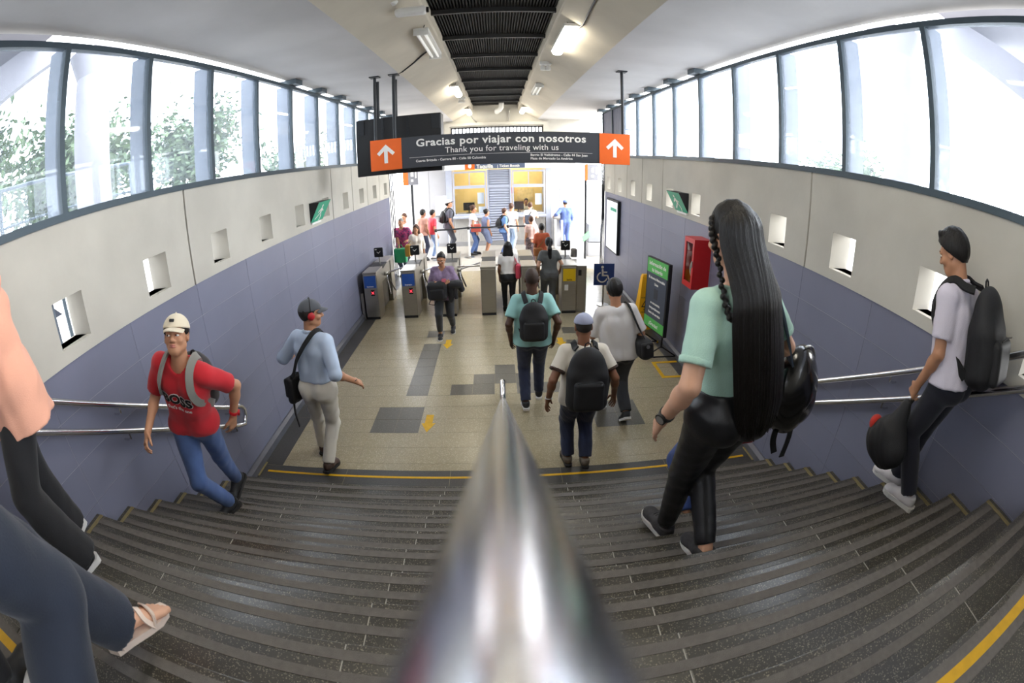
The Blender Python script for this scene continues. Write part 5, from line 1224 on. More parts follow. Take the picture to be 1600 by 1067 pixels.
    if cap:
        C_ = Field(0.006 if hi else 0.01).ell(P(0, -0.010, 0.030), V(0.084, 0.102, 0.090)*hs+0.011, HR, 0.01).plane(P(0, 0.0, 0.036), nz(-hu+hf*0.10))
        co_ = np_obj('cap', [C_.mesh()], cap, root, base)
        bd_ = hf if not hair.get('back') else -hf
        c0 = P(0, 0, 0.043); nu, nv = 13, 6; top_, bot_ = [], []
        for i in range(nu):
            u = -1+2*i/(nu-1)
            for j in range(nv):
                v = j/(nv-1); b0 = 0.095*math.sqrt(max(0, 1-(u*0.86)**2)); ext = (0.070*math.sqrt(max(0, 1-0.92*u*u)))*v
                p_ = c0+hr_*(u*0.080*(1-0.10*v))*hs+bd_*(b0+ext)*hs-hu*(0.016*u*u+0.012*v*v+0.004*v)*hs
                top_.append(p_+hu*0.003); bot_.append(p_-hu*0.003)
        n1 = nu*nv; fs_ = []
        for i in range(nu-1):
            for j in range(nv-1):
                q0 = i*nv+j; fs_ += [(q0, q0+nv, q0+nv+1, q0+1), (n1+q0+1, n1+q0+nv+1, n1+q0+nv, n1+q0)]
        rim = [i*nv+nv-1 for i in range(nu)]
        fs_ += [(rim[i], rim[i+1], n1+rim[i+1], n1+rim[i]) for i in range(nu-1)]
        MB().add(top_+bot_, fs_).build('brim', hair.get('brim', cap), co_, 40, off=base)
        MB().ball(tuple(P(0, -0.010, 0.030)+hu*(0.090*hs+0.011)), 0.006, n=5).build('button', cap, co_, True, off=base)
    fr_ = dict(root=root, base=base, pel=pel, T=T, P=P, tu=tu, sf=sf, sr=sr, s=s, N=N, sh=sh, elb=elb, wri=wri, hip=hip, knee=knee, ank=ank, hu=hu, hf=hf, hr=hr_, fw=fw, rt=rt, hs=hs, HC=HC, feet=feet)
    return fr_

BAG_BK = mat('black_nylon', rgb(26,26,29), 0.65, noise=0.18, nscale=14, bump=0.2, bscale=200); BAG_ST = mat('black_webbing', rgb(20,20,22), 0.8, noise=0.1, bump=0.2, bscale=250); METAL = mat('zip_metal', rgb(190,190,188), 0.3, metal=0.9, noise=0.05)
def backpack(h, label, m=BAG_BK, w=0.30, ht=0.44, dp=0.16, z0=0.02, group=None, straps=True, strapm=BAG_ST, pocket=True, dx=0.0):
    T, s = h['T'], h['s']; R_ = np.array([h['sr'], h['sf'], h['tu']])
    c = T(dx, -0.115-dp/2/s, z0+ht/2/s); b = tuple(c)
    r = empty('backpack', b, label, 'backpack', group)
    f = Field(0.009); f.rbox(c-h['tu']*ht*0.13, V(w/2, dp/2, ht*0.34), R_, min(dp*0.48, 0.09), 0.04).ell(c+h['tu']*ht*0.16, V(w/2*0.90, dp/2*0.92, ht*0.34), R_, 0.05).ell(c-h['sf']*dp*0.3-h['tu']*ht*0.14, V(w*0.40, dp*0.42, ht*0.27), R_, 0.02)
    np_obj('bag_body', [f.mesh()], m, r, c, 0.004, 22)
    if pocket:
        f = Field(0.008).rbox(c-h['sf']*dp*0.52-h['tu']*ht*0.17, V(w*0.36, dp*0.2, ht*0.22), R_, dp*0.19, 0.01); po = np_obj('front_pocket', [f.mesh()], m, r, c, 0.003, 25)
        mb = MB(); q = lambda a, z: tuple(c+h['sr']*a*w-h['sf']*(dp*0.70)+h['tu']*z*ht); mb.tube([q(-0.30, 0.05), q(0, 0.065), q(0.30, 0.05)], 0.004, 6); mb.build('zip', BAG_ST, po, off=c)
    hb = lambda a, z, d=0.0: tuple(c+h['sr']*a*w+h['sf']*(dp*0.1-d)+h['tu']*z*ht)
    MB().tube([hb(-0.08, 0.46), hb(-0.06, 0.53), hb(0, 0.55), hb(0.06, 0.53), hb(0.08, 0.46)], 0.006, 8).build('top_handle', BAG_ST, r, True, off=c)
    if straps:
        for q in (-1, 1):
            top = c+h['sr']*q*w*0.24+h['sf']*dp*0.35+h['tu']*ht*0.44
            pts = [top, T(q*0.095+dx*0, -0.08, 0.52), T(q*0.100, -0.01, 0.548), T(q*0.105, 0.07, 0.51), T(q*0.126, 0.122, 0.41), T(q*0.150, 0.092, 0.31), T(q*0.166, 0.0, 0.235), T(q*0.158, -0.07, 0.16), c+h['sr']*q*w*0.42+h['sf']*dp*0.3-h['tu']*ht*0.36]
            sm = []
            for i in range(len(pts)-1):
                p0, p1, p2, p3 = pts[max(i-1, 0)], pts[i], pts[i+1], pts[min(i+2, len(pts)-1)]
                for t in (0, 0.33, 0.66): sm.append(0.5*((2*p1)+(-p0+p2)*t+(2*p0-5*p1+4*p2-p3)*t*t+(-p0+3*p1-3*p2+p3)*t**3))
            sm.append(pts[-1]); ctr = h['T'](0, 0, 0.33)
            strap_mesh('shoulder_strap', sm, 0.026, 0.007, ctr, h['tu'], strapm, r, c)
    return r
def strap_mesh(name, pts, hw, th, ctr, axis, m, parent, base):
    """flat webbing along pts, its face turned away from the body axis through ctr"""
    pts = [np.asarray(p, float) for p in pts]; vs = []; n = len(pts)
    for i, p in enumerate(pts):
        t = nz(pts[min(i+1, n-1)]-pts[max(i-1, 0)])
        o = p-ctr; o = o-axis*np.dot(o, axis)*0.35; o = nz(o-t*np.dot(o, t)); b = nz(np.cross(t, o))
        for a, c in ((-hw, -th), (hw, -th), (hw, th), (-hw, th)): vs.append(p+b*a+o*c)
    fs = [(i*4+k, i*4+(k+1) % 4, (i+1)*4+(k+1) % 4, (i+1)*4+k) for i in range(n-1) for k in range(4)]+[(3, 2, 1, 0), tuple((n-1)*4+k for k in range(4))]
    return MB().add(vs, fs).build(name, m, parent, True if False else 40, off=base)
def smooth_path(pts, n=4):
    pts = [np.asarray(p, float) for p in pts]; out = []
    for i in range(len(pts)-1):
        p0, p1, p2, p3 = pts[max(i-1, 0)], pts[i], pts[i+1], pts[min(i+2, len(pts)-1)]
        for k in range(n):
            t = k/n; out.append(0.5*((2*p1)+(-p0+p2)*t+(2*p0-5*p1+4*p2-p3)*t*t+(-p0+3*p1-3*p2+p3)*t**3))
    out.append(pts[-1]); return out
def watch(h, sd, m, face=METAL, size=1.0):
    w, e, s = h['wri'][sd], h['elb'][sd], h['s']; d = nz(w-e); c = w-d*0.035*s
    f = Field(0.004).cone(c-d*0.012, c+d*0.012, 0.0335*s, 0.0325*s, 0.003, flat=True, flata=True); o = np_obj('watch_strap', [f.mesh()], m, h['root'], h['base'])
    out = nz(h['sr']*sd*0.9-h['sf']*0.4); out = nz(out-d*np.dot(out, d)); p = c+out*0.031*s
    MB().cyl(tuple(p), tuple(p+out*0.012), 0.021*size*s, 20).build('watch_case', m, o, 40, off=h['base'])
    MB().cyl(tuple(p+out*0.0121), tuple(p+out*0.0135), 0.016*size*s, 20).build('watch_dial', face, o, 40, off=h['base'])
# ------------------------------------------------------------------ the people
JEAN = cloth('blue_denim', rgb(78,104,156), n=0.4, ns=5, bump=0.25); DJEAN = cloth('dark_denim', rgb(38,46,72), n=0.3, ns=5, bump=0.25)
BKPANT = cloth('black_trouser', rgb(28,28,32), n=0.15); GREYP = cloth('charcoal_trouser', rgb(52,54,58), n=0.2)
def print_on(obj, base, body, size, c, xd, ud, m, bold=0.0, name='lettering', outline=None, space=1.0):
    from mathutils.bvhtree import BVHTree
    me = obj.data; bv = BVHTree.FromPolygons([v.co for v in me.vertices], [tuple(p.vertices) for p in me.polygons])
    xd = nz(xd); ud = nz(ud); nn = np.cross(xd, ud)
    vs, fs = text_mesh(body, size, bold=bold, depth=0.0, align='CENTER', space=space); out = []
    for x, y, z in vs:
        p = np.asarray(c)+xd*x+ud*y+nn*0.15-np.asarray(base)
        hit, no, ix, ds = bv.ray_cast(Vector(p), Vector(-nn), 0.5)
        out.append(tuple((np.array(hit) if hit is not None else p-nn*0.15)+nn*(0.004+z)))
    o = MB().add(out, fs); oo = obj_from_mesh(name, o.mesh(name, m), obj); return oo
def kid(h, name): return [c for c in h['root'].children if c.name.split('.')[0] == name][0]
def sling(name, h, pts, hw, m, parent, base, th=0.004): return strap_mesh(name, smooth_path(pts), hw, th, h['T'](0, 0, 0.3), h['tu'], m, parent, base)

# --- boy in the red shirt climbing on the left
REDT = cloth('red_jersey', rgb(198,32,44), n=0.1, bump=0.1)
r = human('young man in a red printed T-shirt and cream cap climbing the stairs on the left', (-2.05, 2.1, 0.672), (-2.02, 2.06, 1.50), 192, (-2.15, 2.50, 0.504, 172, 22), (-2.05, 2.13, 0.672, 160, 0), s=0.985,
    lean=15, tilt=-15, twist=-6, hL=(-1.76, 2.20, 1.47), hR=(-2.19, 1.76, 1.60), head=(20, -24), hroll=-4, skinm=skin('skin_redboy', rgb(196,144,112)), face=(0.004, 0.001), shw=0.172,
    shirt=dict(m=REDT, sleeve=0.78, hem=0.03, sr=0.024, wr=0.005, ws=26, name='tee_shirt'), pants=dict(m=JEAN, loose=1.0, hem=0.058, wr=0.005), shoes=dict(m=SHOE_BK, high=0.07), curl=(0.5, 0.7),
    hair=dict(kind='short', m=HAIR_B, cap=cloth('cream_cap', rgb(226,214,190), n=0.06)))
sho = kid(r, 'tee_shirt'); T = r['T']
M_blk = mat('print_black', rgb(22,20,20), 0.6, noise=0.02); M_wht = mat('print_white', rgb(236,228,224), 0.6, noise=0.02)
o_ = print_on(sho, r['base'], 'BOSS', 0.094, T(0.008, 0.1, 0.268), -r['sr'], r['tu'], M_wht, bold=0.0085, name='print_outline', space=1.08)
o_ = print_on(sho, r['base'], 'BOSS', 0.094, T(0.008, 0.104, 0.268)+r['sf']*0.0, -r['sr'], r['tu'], M_blk, bold=0.0045, space=1.08)
for v in o_.data.vertices: v.co = v.co+Vector(r['sf']*0.003)
print_on(sho, r['base'], "that's the one", 0.034, T(0.0, 0.1, 0.222), -r['sr'], r['tu'], M_wht, bold=0.001)
watch(r, -1, mat('red_rubber', rgb(206,36,44), 0.5, noise=0.05), M_black)
GREYST = cloth('grey_webbing', rgb(128,126,120), n=0.1)
backpack(r, 'grey-strapped backpack worn by the young man in red', m=cloth('dark_grey_bag', rgb(58,58,60)), strapm=GREYST, w=0.28, ht=0.42, dp=0.14)
cp_ = kid(r, 'cap'); q = r['P'](0, 0.096, 0.078)
f = Field(0.003).rbox(r['P'](0.0, 0.098, 0.088), V(0.016, 0.006, 0.008), np.array([r['hr'], nz(r['hf']*0.8+r['hu']*0.6), nz(r['hu']*0.8-r['hf']*0.6)]), 0.002); np_obj('cap_badge', [f.mesh()], M_dark, cp_, r['base'])

# --- man in the pale blue shirt at the foot of the stairs
k = human('man in a pale blue shirt and off-white trousers stepping off the stairs', (-1.86, 3.62, 0), (-1.745, 3.60, 0.945), -10, (-1.97, 3.86, 0, -8, 0), (-1.80, 3.49, 0, -8, 12), s=1.055,
    lean=3, tilt=2, twist=-8, hR=(-1.37, 3.64, 0.99), hL=(-2.0, 3.95, 1.18), head=(-42, 6), skinm=SK_M, poles=(None, (-0.3, -1, 0.2)),
    shirt=dict(m=cloth('pale_blue_shirt', rgb(190,206,230), n=0.08), sleeve=1.12, hem=-0.09, off=0.022, sr=0.022, wr=0.006, ws=24, collar=cloth('pale_blue_shirt', 0)), pants=dict(m=cloth('off_white_trouser', rgb(222,216,204), n=0.06), loose=1.0, hem=0.062, wr=0.006, off=0.012),
    shoes=dict(m=SHOE_BR, sole=SOLE_D), hair=dict(kind='short', m=HAIR_D, cap=cloth('grey_cap', rgb(82,84,90)), line=0.0))
P = k['P']; hd = k['root']; mb = MB(); mb.tube([tuple(P(math.cos(a)*0.094, -0.015, 0.02+math.sin(a)*0.122)) for a in [math.pi*i/12 for i in range(13)]], 0.006, 8)
hp_ = mb.build('headphones', M_black, hd, True, off=k['base'])
for q in (-1, 1): np_obj('ear_cup', [Field(0.005).ell(P(q*0.094, -0.008, -0.01), V(0.018, 0.034, 0.038), np.array([k['hr'], k['hf'], k['hu']]), 0.01).mesh()], mat('red_cup', rgb(186,36,44), 0.4, noise=0.05), hp_, k['base'])
bc = k['T'](-0.24, -0.05, -0.03); bg_ = empty('messenger_bag', tuple(bc), 'black messenger bag slung across the man in the pale blue shirt', 'bag')
np_obj('bag_body', [Field(0.008).rbox(bc, V(0.045, 0.11, 0.14), np.array([k['sr'], k['sf'], k['tu']]), 0.04, 0.02).mesh()], BAG_BK, bg_, bc, 0.004, 25)
np_obj('flap', [Field(0.008).rbox(bc-k['sr']*0.035+k['tu']*0.03, V(0.025, 0.108, 0.10), np.array([k['sr'], k['sf'], k['tu']]), 0.02, 0.02).mesh()], BAG_BK, bg_, bc, 0.003, 25)
T = k['T']; sling('shoulder_strap', k, [bc+k['tu']*0.12-k['sf']*0.04, T(-0.15, -0.135, 0.16), T(-0.06, -0.155, 0.32), T(0.05, -0.12, 0.48), T(0.095, -0.03, 0.555), T(0.08, 0.08, 0.50), T(-0.02, 0.155, 0.32), T(-0.14, 0.14, 0.14), bc+k['tu']*0.12+k['sf']*0.05], 0.022, BAG_ST, bg_, bc)
sling('hanging_strap', k, [bc-k['tu']*0.10-k['sf']*0.06, bc-k['tu']*0.25-k['sf']*0.07, bc-k['tu']*0.40-k['sf']*0.05], 0.018, BAG_ST, bg_, bc)
MB().tube([tuple(k['wri'][1]+0.03*(math.cos(a)*k['sf']+math.sin(a)*nz(np.cross(k['sf'], nz(k['wri'][1]-k['elb'][1]))))-nz(k['wri'][1]-k['elb'][1])*0.01) for a in [i*math.pi/8 for i in range(17)]], 0.004, 6).build('bracelet', M_black, k['root'], True, off=k['base'])

# --- woman in lilac walking to the camera
LIL = cloth('lilac_blouse', rgb(150,128,158), n=0.25, ns=25)
p = human('woman in a lilac blouse carrying a black bag and jacket', (-0.92, 7.2, 0), (-0.92, 7.24, 0.74), 180, (-0.82, 7.42, 0, 182, 12), (-1.01, 7.10, 0, 182, 0), s=0.87, lean=5, hL=(-0.80, 7.0, 0.98), hR=(-1.02, 7.02, 0.96), head=(-4, 15), female=True, girth=1.08, skinm=SK_M, face=True,
    shirt=dict(m=LIL, sleeve=0.95, hem=0.10, loose=0.02, sr=0.025, vneck=0.10, wr=0.006), pants=dict(m=GREYP, loose=1.0, len=0.86, hem=0.055), shoes=dict(m=SHOE_BK, sole=SOLE_W, high=0.01), hair=dict(kind='bun', m=HAIR_B, line=-0.008, grow=0.006), curl=(0.9, 0.9), thumbs=((0, -0.4, 1), (0, -0.4, 1)))
bc = V(-0.99, 6.955, 0.86); b_ = empty('backpack', tuple(bc), 'black backpack held in front by the woman in lilac', 'backpack')
np_obj('bag_body', [Field(0.009).rbox(bc, V(0.16, 0.085, 0.155), None, 0.07, 0.03).mesh()], BAG_BK, b_, bc, 0.005, 24); np_obj('front_pocket', [Field(0.009).rbox(bc+V(0, -0.07, -0.04), V(0.12, 0.03, 0.09), None, 0.03, 0.02).mesh()], BAG_BK, b_, bc, 0.003, 24)
MB().tube([tuple(bc+V(-0.1, -0.03, -0.12)), tuple(bc+V(-0.14, -0.05, -0.2)), tuple(bc+V(-0.05, -0.05, -0.22)), tuple(bc+V(0.0, -0.03, -0.13))], 0.008, 8).build('loose_strap', BAG_ST, b_, True, off=bc)
bc = V(-0.71, 7.02, 0.88); b_ = empty('jacket', tuple(bc), 'black jacket draped over the forearm of the woman in lilac', 'jacket')
np_obj('folded_cloth', [Field(0.009).ell(bc+V(0.0, 0, 0.06), V(0.13, 0.09, 0.07), None, 0.04).cone(bc+V(-0.07, -0.02, 0.03), bc+V(-0.06, -0.02, -0.20), 0.06, 0.045, 0.04).cone(bc+V(0.06, 0, 0.05), bc+V(0.11, 0.0, -0.02), 0.05, 0.05, 0.04).mesh()], BKPANT, b_, bc, 0.008, 40); np_obj('sleeve', [Field(0.009).cone(bc+V(0.0, -0.03, 0), bc+V(0.02, -0.04, -0.17), 0.04, 0.03, 0.02, flat=True).mesh()], BKPANT, b_, bc, 0.005, 40)
setp(MB().bbox(-0.905, -0.835, 6.925, 6.937, 0.94, 1.06, 0.004).build('phone', mat('pink_phone', rgb(226,120,140), 0.4, noise=0.03), None, off=(-0.87, 6.93, 0.94)), 'pink phone in the hand of the woman in lilac', 'phone')

# --- man in mint with a black backpack
MINT = cloth('mint_jersey', rgb(150,200,196), n=0.07)
m_ = human('bald man in a mint T-shirt walking to the gates with a black backpack', (0.35, 4.8, 0), (0.355, 4.82, 0.87), 0, (0.27, 4.70, 0, 3, 10), (0.45, 5.02, 0, -4, 0), s=1.0, lean=4, hL=(0.11, 4.86, 0.86), hR=(0.60, 4.80, 0.885), head=(0, 8), skinm=SK_D, girth=1.05,
    shirt=dict(m=MINT, sleeve=0.72, hem=0.05, sr=0.028, loose=0.005), pants=dict(m=DJEAN, loose=1.05, hem=0.06), shoes=dict(m=SHOE_BK, sole=SOLE_W), hair=dict(kind='cropped', m=mat('shaved_dark', rgb(62,46,38), 0.7, noise=0.2, nscale=50), grow=0.001))
backpack(m_, 'black backpack on the man in mint', w=0.31, ht=0.46, dp=0.15, z0=0.02)
# --- man in the pale cap
CRM = cloth('cream_jersey', rgb(222,214,200), n=0.06); BRT = cloth('brown_trim', rgb(70,48,40))
c = human('man in a cream T-shirt with brown cuffs and pale cap, last on the bottom step', (0.71, 3.56, 0), (0.715, 3.58, 0.80), 0, (0.62, 3.64, 0, 6, 0), (0.78, 3.52, 0, -6, 14), s=0.955, lean=5, hL=(0.405, 3.56, 0.80), hR=(1.02, 3.60, 0.79), head=(2, 12), skinm=skin('skin_capman', rgb(140,96,72)), girth=1.06,
    shirt=dict(m=CRM, sleeve=0.68, hem=0.05, sr=0.026, trim=BRT, loose=0.004), pants=dict(m=DJEAN, loose=1.12, hem=0.066, len=0.95, wr=0.007), shoes=dict(m=SHOE_G, sole=SOLE_D), hair=dict(kind='cropped', m=HAIR_D, grow=0.003, cap=cloth('lavender_cap', rgb(160,164,188), n=0.08)))
backpack(c, 'large black backpack on the man in the pale cap', w=0.36, ht=0.60, dp=0.20, z0=-0.06)
MB().tube([tuple(c['wri'][-1]-nz(c['wri'][-1]-c['elb'][-1])*0.015+0.0295*(math.cos(a)*c['sf']+math.sin(a)*c['sr'])) for a in [i*math.pi/8 for i in range(17)]], 0.005, 6).build('bracelet', METAL, c['root'], True, off=c['base'])
# --- man in white with a shoulder duffel
w = human('man in a white T-shirt with a black duffel on his right hip', (1.3, 4.4, 0), (1.27, 4.42, 0.845), 4, (1.20, 4.72, 0, 4, 0), (1.38, 4.20, 0, 2, 38), s=1.0, lean=6, tilt=-6, hL=(1.05, 4.75, 0.95), hR=(1.50, 4.55, 0.85), head=(-4, 14), skinm=SK_M, girth=1.06,
    shirt=dict(m=cloth('white_jersey', rgb(226,222,220), n=0.05), sleeve=0.9, hem=0.05, sr=0.034, loose=0.014, wr=0.006, ws=22), pants=dict(m=GREYP, loose=1.15, hem=0.066, wr=0.007), shoes=dict(m=SHOE_BK, sole=SOLE_W), hair=dict(kind='short', m=HAIR_B, grow=0.014))
bc = w['T'](0.24, -0.08, 0.06); d_ = empty('duffel_bag', tuple(bc), 'black duffel bag hanging at the hip of the man in white', 'bag'); R_ = np.array([w['sf'], w['sr'], w['tu']])
np_obj('bag_body', [Field(0.009).rbox(bc, V(0.19, 0.085, 0.12), R_, 0.08, 0.03).mesh()], BAG_BK, d_, bc, 0.007, 24)
np_obj('end_pocket', [Field(0.009).rbox(bc-w['sf']*0.17, V(0.03, 0.07, 0.09), R_, 0.03, 0.02).mesh()], BAG_BK, d_, bc, 0.004, 24)
MB().cyl(tuple(bc-w['sf']*0.2+w['tu']*0.05), tuple(bc-w['sf']*0.207+w['tu']*0.05), 0.02, 14).build('badge', METAL, d_, off=bc)
T = w['T']; sling('shoulder_strap', w, [bc+w['tu']*0.11-w['sf']*0.12, T(0.20, -0.13, 0.28), T(0.135, -0.09, 0.49), T(0.12, -0.01, 0.545), T(0.135, 0.08, 0.47), T(0.20, 0.13, 0.28), bc+w['tu']*0.11+w['sf']*0.14], 0.020, BAG_ST, d_, bc)

# --- long-haired woman on the right of the stairs
LEA = mat('black_coated_denim', rgb(26,27,31), 0.38, noise=0.2, nscale=7, bump=0.15, bscale=35, spec=0.5)
MPOLO = cloth('mint_polo', rgb(176,214,200), n=0.06)
l = human('woman with very long black hair in a mint polo shirt descending the stairs', (0.93, 1.56, 0.84), (0.985, 1.53, 1.865), 8, (0.89, 1.745, 0.84, 14, 0), (0.985, 1.365, 1.008, 8, 6), s=1.085, lean=3, tilt=-6, twist=6, hL=(0.665, 1.535, 1.845), hR=(1.27, 1.80, 1.95), head=(4, 8), female=True, girth=1.04, skinm=SK_L, vox=0.0095,
    shirt=dict(m=MPOLO, sleeve=0.72, hem=-0.03, sr=0.014, wr=0.004, ws=24, tuck=True, off=0.009, trim=MPOLO, name='polo_shirt'), pants=dict(m=LEA, loose=0.97, hem=0.05, len=0.93, top=0.125, wr=0.0035, ws=45, off=0.014), shoes=dict(m=mat('dark_grey_knit_shoe', rgb(62,60,62), 0.8, noise=0.3, nscale=60), sole=SOLE_W, laces=SHOE_BK), hair=dict(kind='short', m=HAIR_B, grow=0.012, line=0.012), curl=(0.35, 0.8))
watch(l, -1, M_black, METAL, 1.15)
LH = hairm('long_black_hair', rgb(22,19,18), rough=0.30, st=(160, 160, 2.5))
P, T = l['P'], l['T']; E = Field(0.0075); up = V(0, 0, 1)
na_, nt_ = 97, 30; outer, inner = [], []
rg = np.random.RandomState(5); gro = np.convolve(rg.normal(size=na_+8), [0.25, 0.5, 0.25], 'same')[4:-4]*0.0035; gro2 = np.convolve(rg.normal(size=na_+8), [0.2, 0.6, 0.2], 'same')[4:-4]*0.0025; rag = np.convolve(rg.normal(size=na_+8), [0.3, 0.4, 0.3], 'same')[4:-4]*0.018
for i in range(na_):
    a = -1+2*i/(na_-1); ph = a*1.45; c_a = math.cos(a*1.35)
    pts = [P(math.sin(ph)*0.012, 0.015, 0.132), P(math.sin(ph)*0.060, -0.03-0.035*math.cos(ph), 0.116-0.028*a*a), P(math.sin(ph)*0.092, -0.026-0.085*math.cos(ph), 0.055), P(math.sin(ph)*0.102, -0.030-0.092*math.cos(ph), -0.03), T(a*0.110, -0.095-0.052*c_a, 0.51), T(a*0.120, -0.108-0.050*c_a, 0.42),
           T(a*0.126+0.008, -0.118-0.046*c_a, 0.30), T(a*0.127+0.018, -0.126-0.042*c_a, 0.18), T(a*0.122+0.028, -0.134-0.036*c_a, 0.06), T(a*0.112+0.036, -0.142-0.024*c_a, -0.055+0.05*(a+0.1)**2+rag[i])]
    sp_ = smooth_path(pts, 8); idx_ = np.linspace(0, len(sp_)-1, nt_).astype(int)
    nrm = nz(l['sr']*math.sin(ph)*0.9-l['sf']*math.cos(ph)); cn_ = np.stack([sp_[q] for q in idx_])
    tt = np.linspace(0, 1, nt_)[:, None]; env = np.minimum(1, tt*6)*np.minimum(1, (1-tt)*7+0.10)
    th_ = 0.013*env; outer.append(cn_+nrm*(th_+(gro[i]*(1-tt)+gro2[i]*tt)*np.minimum(1, tt*5))); inner.append(cn_-nrm*th_)
ring = outer+inner[::-1]; nr = len(ring); vs_ = np.stack(ring, 1).reshape(-1, 3); qs = []
for t in range(nt_-1):
    for i in range(nr): qs.append((t*nr+i, t*nr+(i+1) % nr, (t+1)*nr+(i+1) % nr, (t+1)*nr+i))
for i in range(na_-1): qs.append(((nt_-1)*nr+i, (nt_-1)*nr+i+1, (nt_-1)*nr+nr-2-i, (nt_-1)*nr+nr-1-i))
np_obj('long_hair', [(vs_, np.array(qs))], LH, l['root'], l['base'])
bd = Field(0.004); pts = smooth_path([P(-0.070, 0.035, 0.075), P(-0.098, 0.015, 0.01), P(-0.100, -0.01, -0.08), T(-0.115, -0.055, 0.50), T(-0.120, -0.10, 0.43)], 7)
for i, q in enumerate(pts): bd.ell(q+l['sr']*0.005*(-1)**i, V(0.012, 0.012, 0.013), None, 0.003)
np_obj('braid', [bd.mesh()], LH, l['root'], l['base'])
bc = V(1.45, 1.68, 1.85); q_ = empty('black_shoulder_bag', tuple(bc), 'glossy black bag hanging beside the long-haired woman', 'bag')
GLS = mat('glossy_black_vinyl', rgb(16,17,19), 0.22, noise=0.15, nscale=10, bump=0.1, bscale=30, coat=0.4)
R_ = np.array([nz(V(0.9, 0.4, 0)), nz(V(-0.4, 0.9, 0)), V(0, 0, 1)])
np_obj('bag_body', [Field(0.008).ell(bc, V(0.170, 0.11, 0.235), R_, 0.03).ell(bc+V(0, 0, -0.05), V(0.168, 0.12, 0.19), R_, 0.05).mesh()], GLS, q_, bc, 0.005, 22)
np_obj('front_pocket', [Field(0.008).ell(bc+R_[1]*-0.07+V(0.02, 0, -0.06), V(0.11, 0.05, 0.12), R_, 0.03).mesh()], GLS, q_, bc, 0.004, 25)
MB().tube([tuple(bc+R_[0]*0.170*math.cos(t)*0.98-R_[1]*0.03+V(0, 0, 0.24*math.sin(t))) for t in [-1.2+2.9*i/16 for i in range(17)]], 0.007, 8).build('zip_piping', METAL, q_, True, off=bc)
strap_mesh('shoulder_strap', smooth_path([bc+V(-0.10, -0.06, 0.17), T(0.185, -0.09, 0.36), T(0.150, -0.05, 0.50), T(0.145, 0.02, 0.515), T(0.17, 0.11, 0.40), bc+V(-0.02, 0.1, 0.18)]), 0.022, 0.005, T(0, 0, 0.3), l['tu'], mat('slate_strap', rgb(78,92,108), 0.6, noise=0.1), q_, bc)
for dx, dz in ((-0.06, -0.38), (0.05, -0.42)):
    strap_mesh('hanging_strap', smooth_path([bc+V(dx*0.8, -0.02, -0.15), bc+V(dx, -0.03, -0.28), bc+V(dx*0.6+0.02, -0.02, dz)]), 0.018, 0.003, bc+V(0, 0.4, -0.2), up, BAG_ST, q_, bc)
# --- person in denim half hidden ahead of her
j = human('person in blue jeans half hidden in front of the long-haired woman', (1.3, 2.1, 0.5), (1.31, 2.13, 1.33), 5, (1.16, 1.98, 0.672, 8, 12), (1.38, 2.36, 0.504, 0, 0), s=0.92, lean=4, head=(0, 10), hL=(1.14, 2.2, 1.36), female=True, skinm=SK_M, shirt=dict(m=cloth('denim_shirt', rgb(58,72,110)), sleeve=1.9, hem=0.06), pants=dict(m=cloth('bright_denim', rgb(50,74,138), n=0.3), loose=1.15, hem=0.07), shoes=dict(m=SHOE_G, sole=SOLE_D), hair=dict(kind='short', m=HAIR_B))
bc = V(1.30, 1.80, 1.50); o2 = setp(empty('red_cloth', tuple(bc)), 'red and violet scarf hanging below the glossy black bag', 'scarf')
np_obj('cloth_fold', [Field(0.008).ell(bc, V(0.06, 0.05, 0.035), None, 0.02).cone(bc+V(0.03, 0, 0), bc+V(0.10, 0.02, -0.01), 0.028, 0.02, 0.02).mesh()], cloth('crimson_cloth', rgb(170,36,52)), o2, bc, 0.008, 70)
np_obj('violet_fold', [Field(0.008).ell(bc+V(-0.01, 0, 0.035), V(0.05, 0.045, 0.03), None, 0.02).mesh()], cloth('violet_cloth', rgb(96,50,110)), o2, bc, 0.006, 70)

# --- schoolboy on the right
WHP = cloth('white_polo', rgb(214,208,222), n=0.05)
b = human('schoolboy in a white polo shirt and navy trousers going down along the right wall', (2.45, 1.3, 1.176), (2.385, 1.24, 2.03), 6, (2.41, 1.22, 1.176, 14, 0), (2.54, 1.50, 1.008, 12, 0), s=1.0, lean=11, tilt=-3, hR=(2.52, 1.36, 1.99), hL=(2.20, 1.37, 1.965), head=(2, 24), skinm=SK_M, face=True, vox=0.010,
    shirt=dict(m=WHP, sleeve=0.72, hem=0.00, sr=0.024, off=0.020, collar=WHP, loose=0.006, wr=0.005, name='polo_shirt'), pants=dict(m=cloth('navy_trouser', rgb(26,28,42)), loose=1.02, hem=0.06), shoes=dict(m=SHOE_W, sole=SOLE_W, sole_h=0.032), hair=dict(kind='short', m=HAIR_B, grow=0.018, line=0.004), curl=(1.2, 0.5))
P = b['P']; HRb = np.array([b['hr'], b['hf'], b['hu']]); hq = Field(0.005).ell(P(0, 0.0, 0.10), V(0.068, 0.078, 0.038), HRb, 0.03)
for i in range(24):
    a = random.uniform(-1, 1); c0 = P(a*0.055, 0.030+0.025*(1-a*a), 0.106+0.010*random.random()); hq.cone(c0, c0+b['hf']*random.uniform(0.004, 0.014)+b['hu']*random.uniform(0.0, 0.018)+b['hr']*random.uniform(-0.015, 0.015), 0.014, 0.006, 0.012)
np_obj('fringe', [hq.mesh()], HAIR_B, b['root'], b['base'], 0.004, 70)
backpack(b, 'large black backpack on the schoolboy', w=0.32, ht=0.54, dp=0.21, z0=0.0)
bp = b['wri'][-1]; bc = V(2.15, 1.42, 1.60); g_ = empty('drawstring_bag', tuple(bc), 'black drawstring bag with a red corner hanging from the schoolboy\'s hand', 'bag')
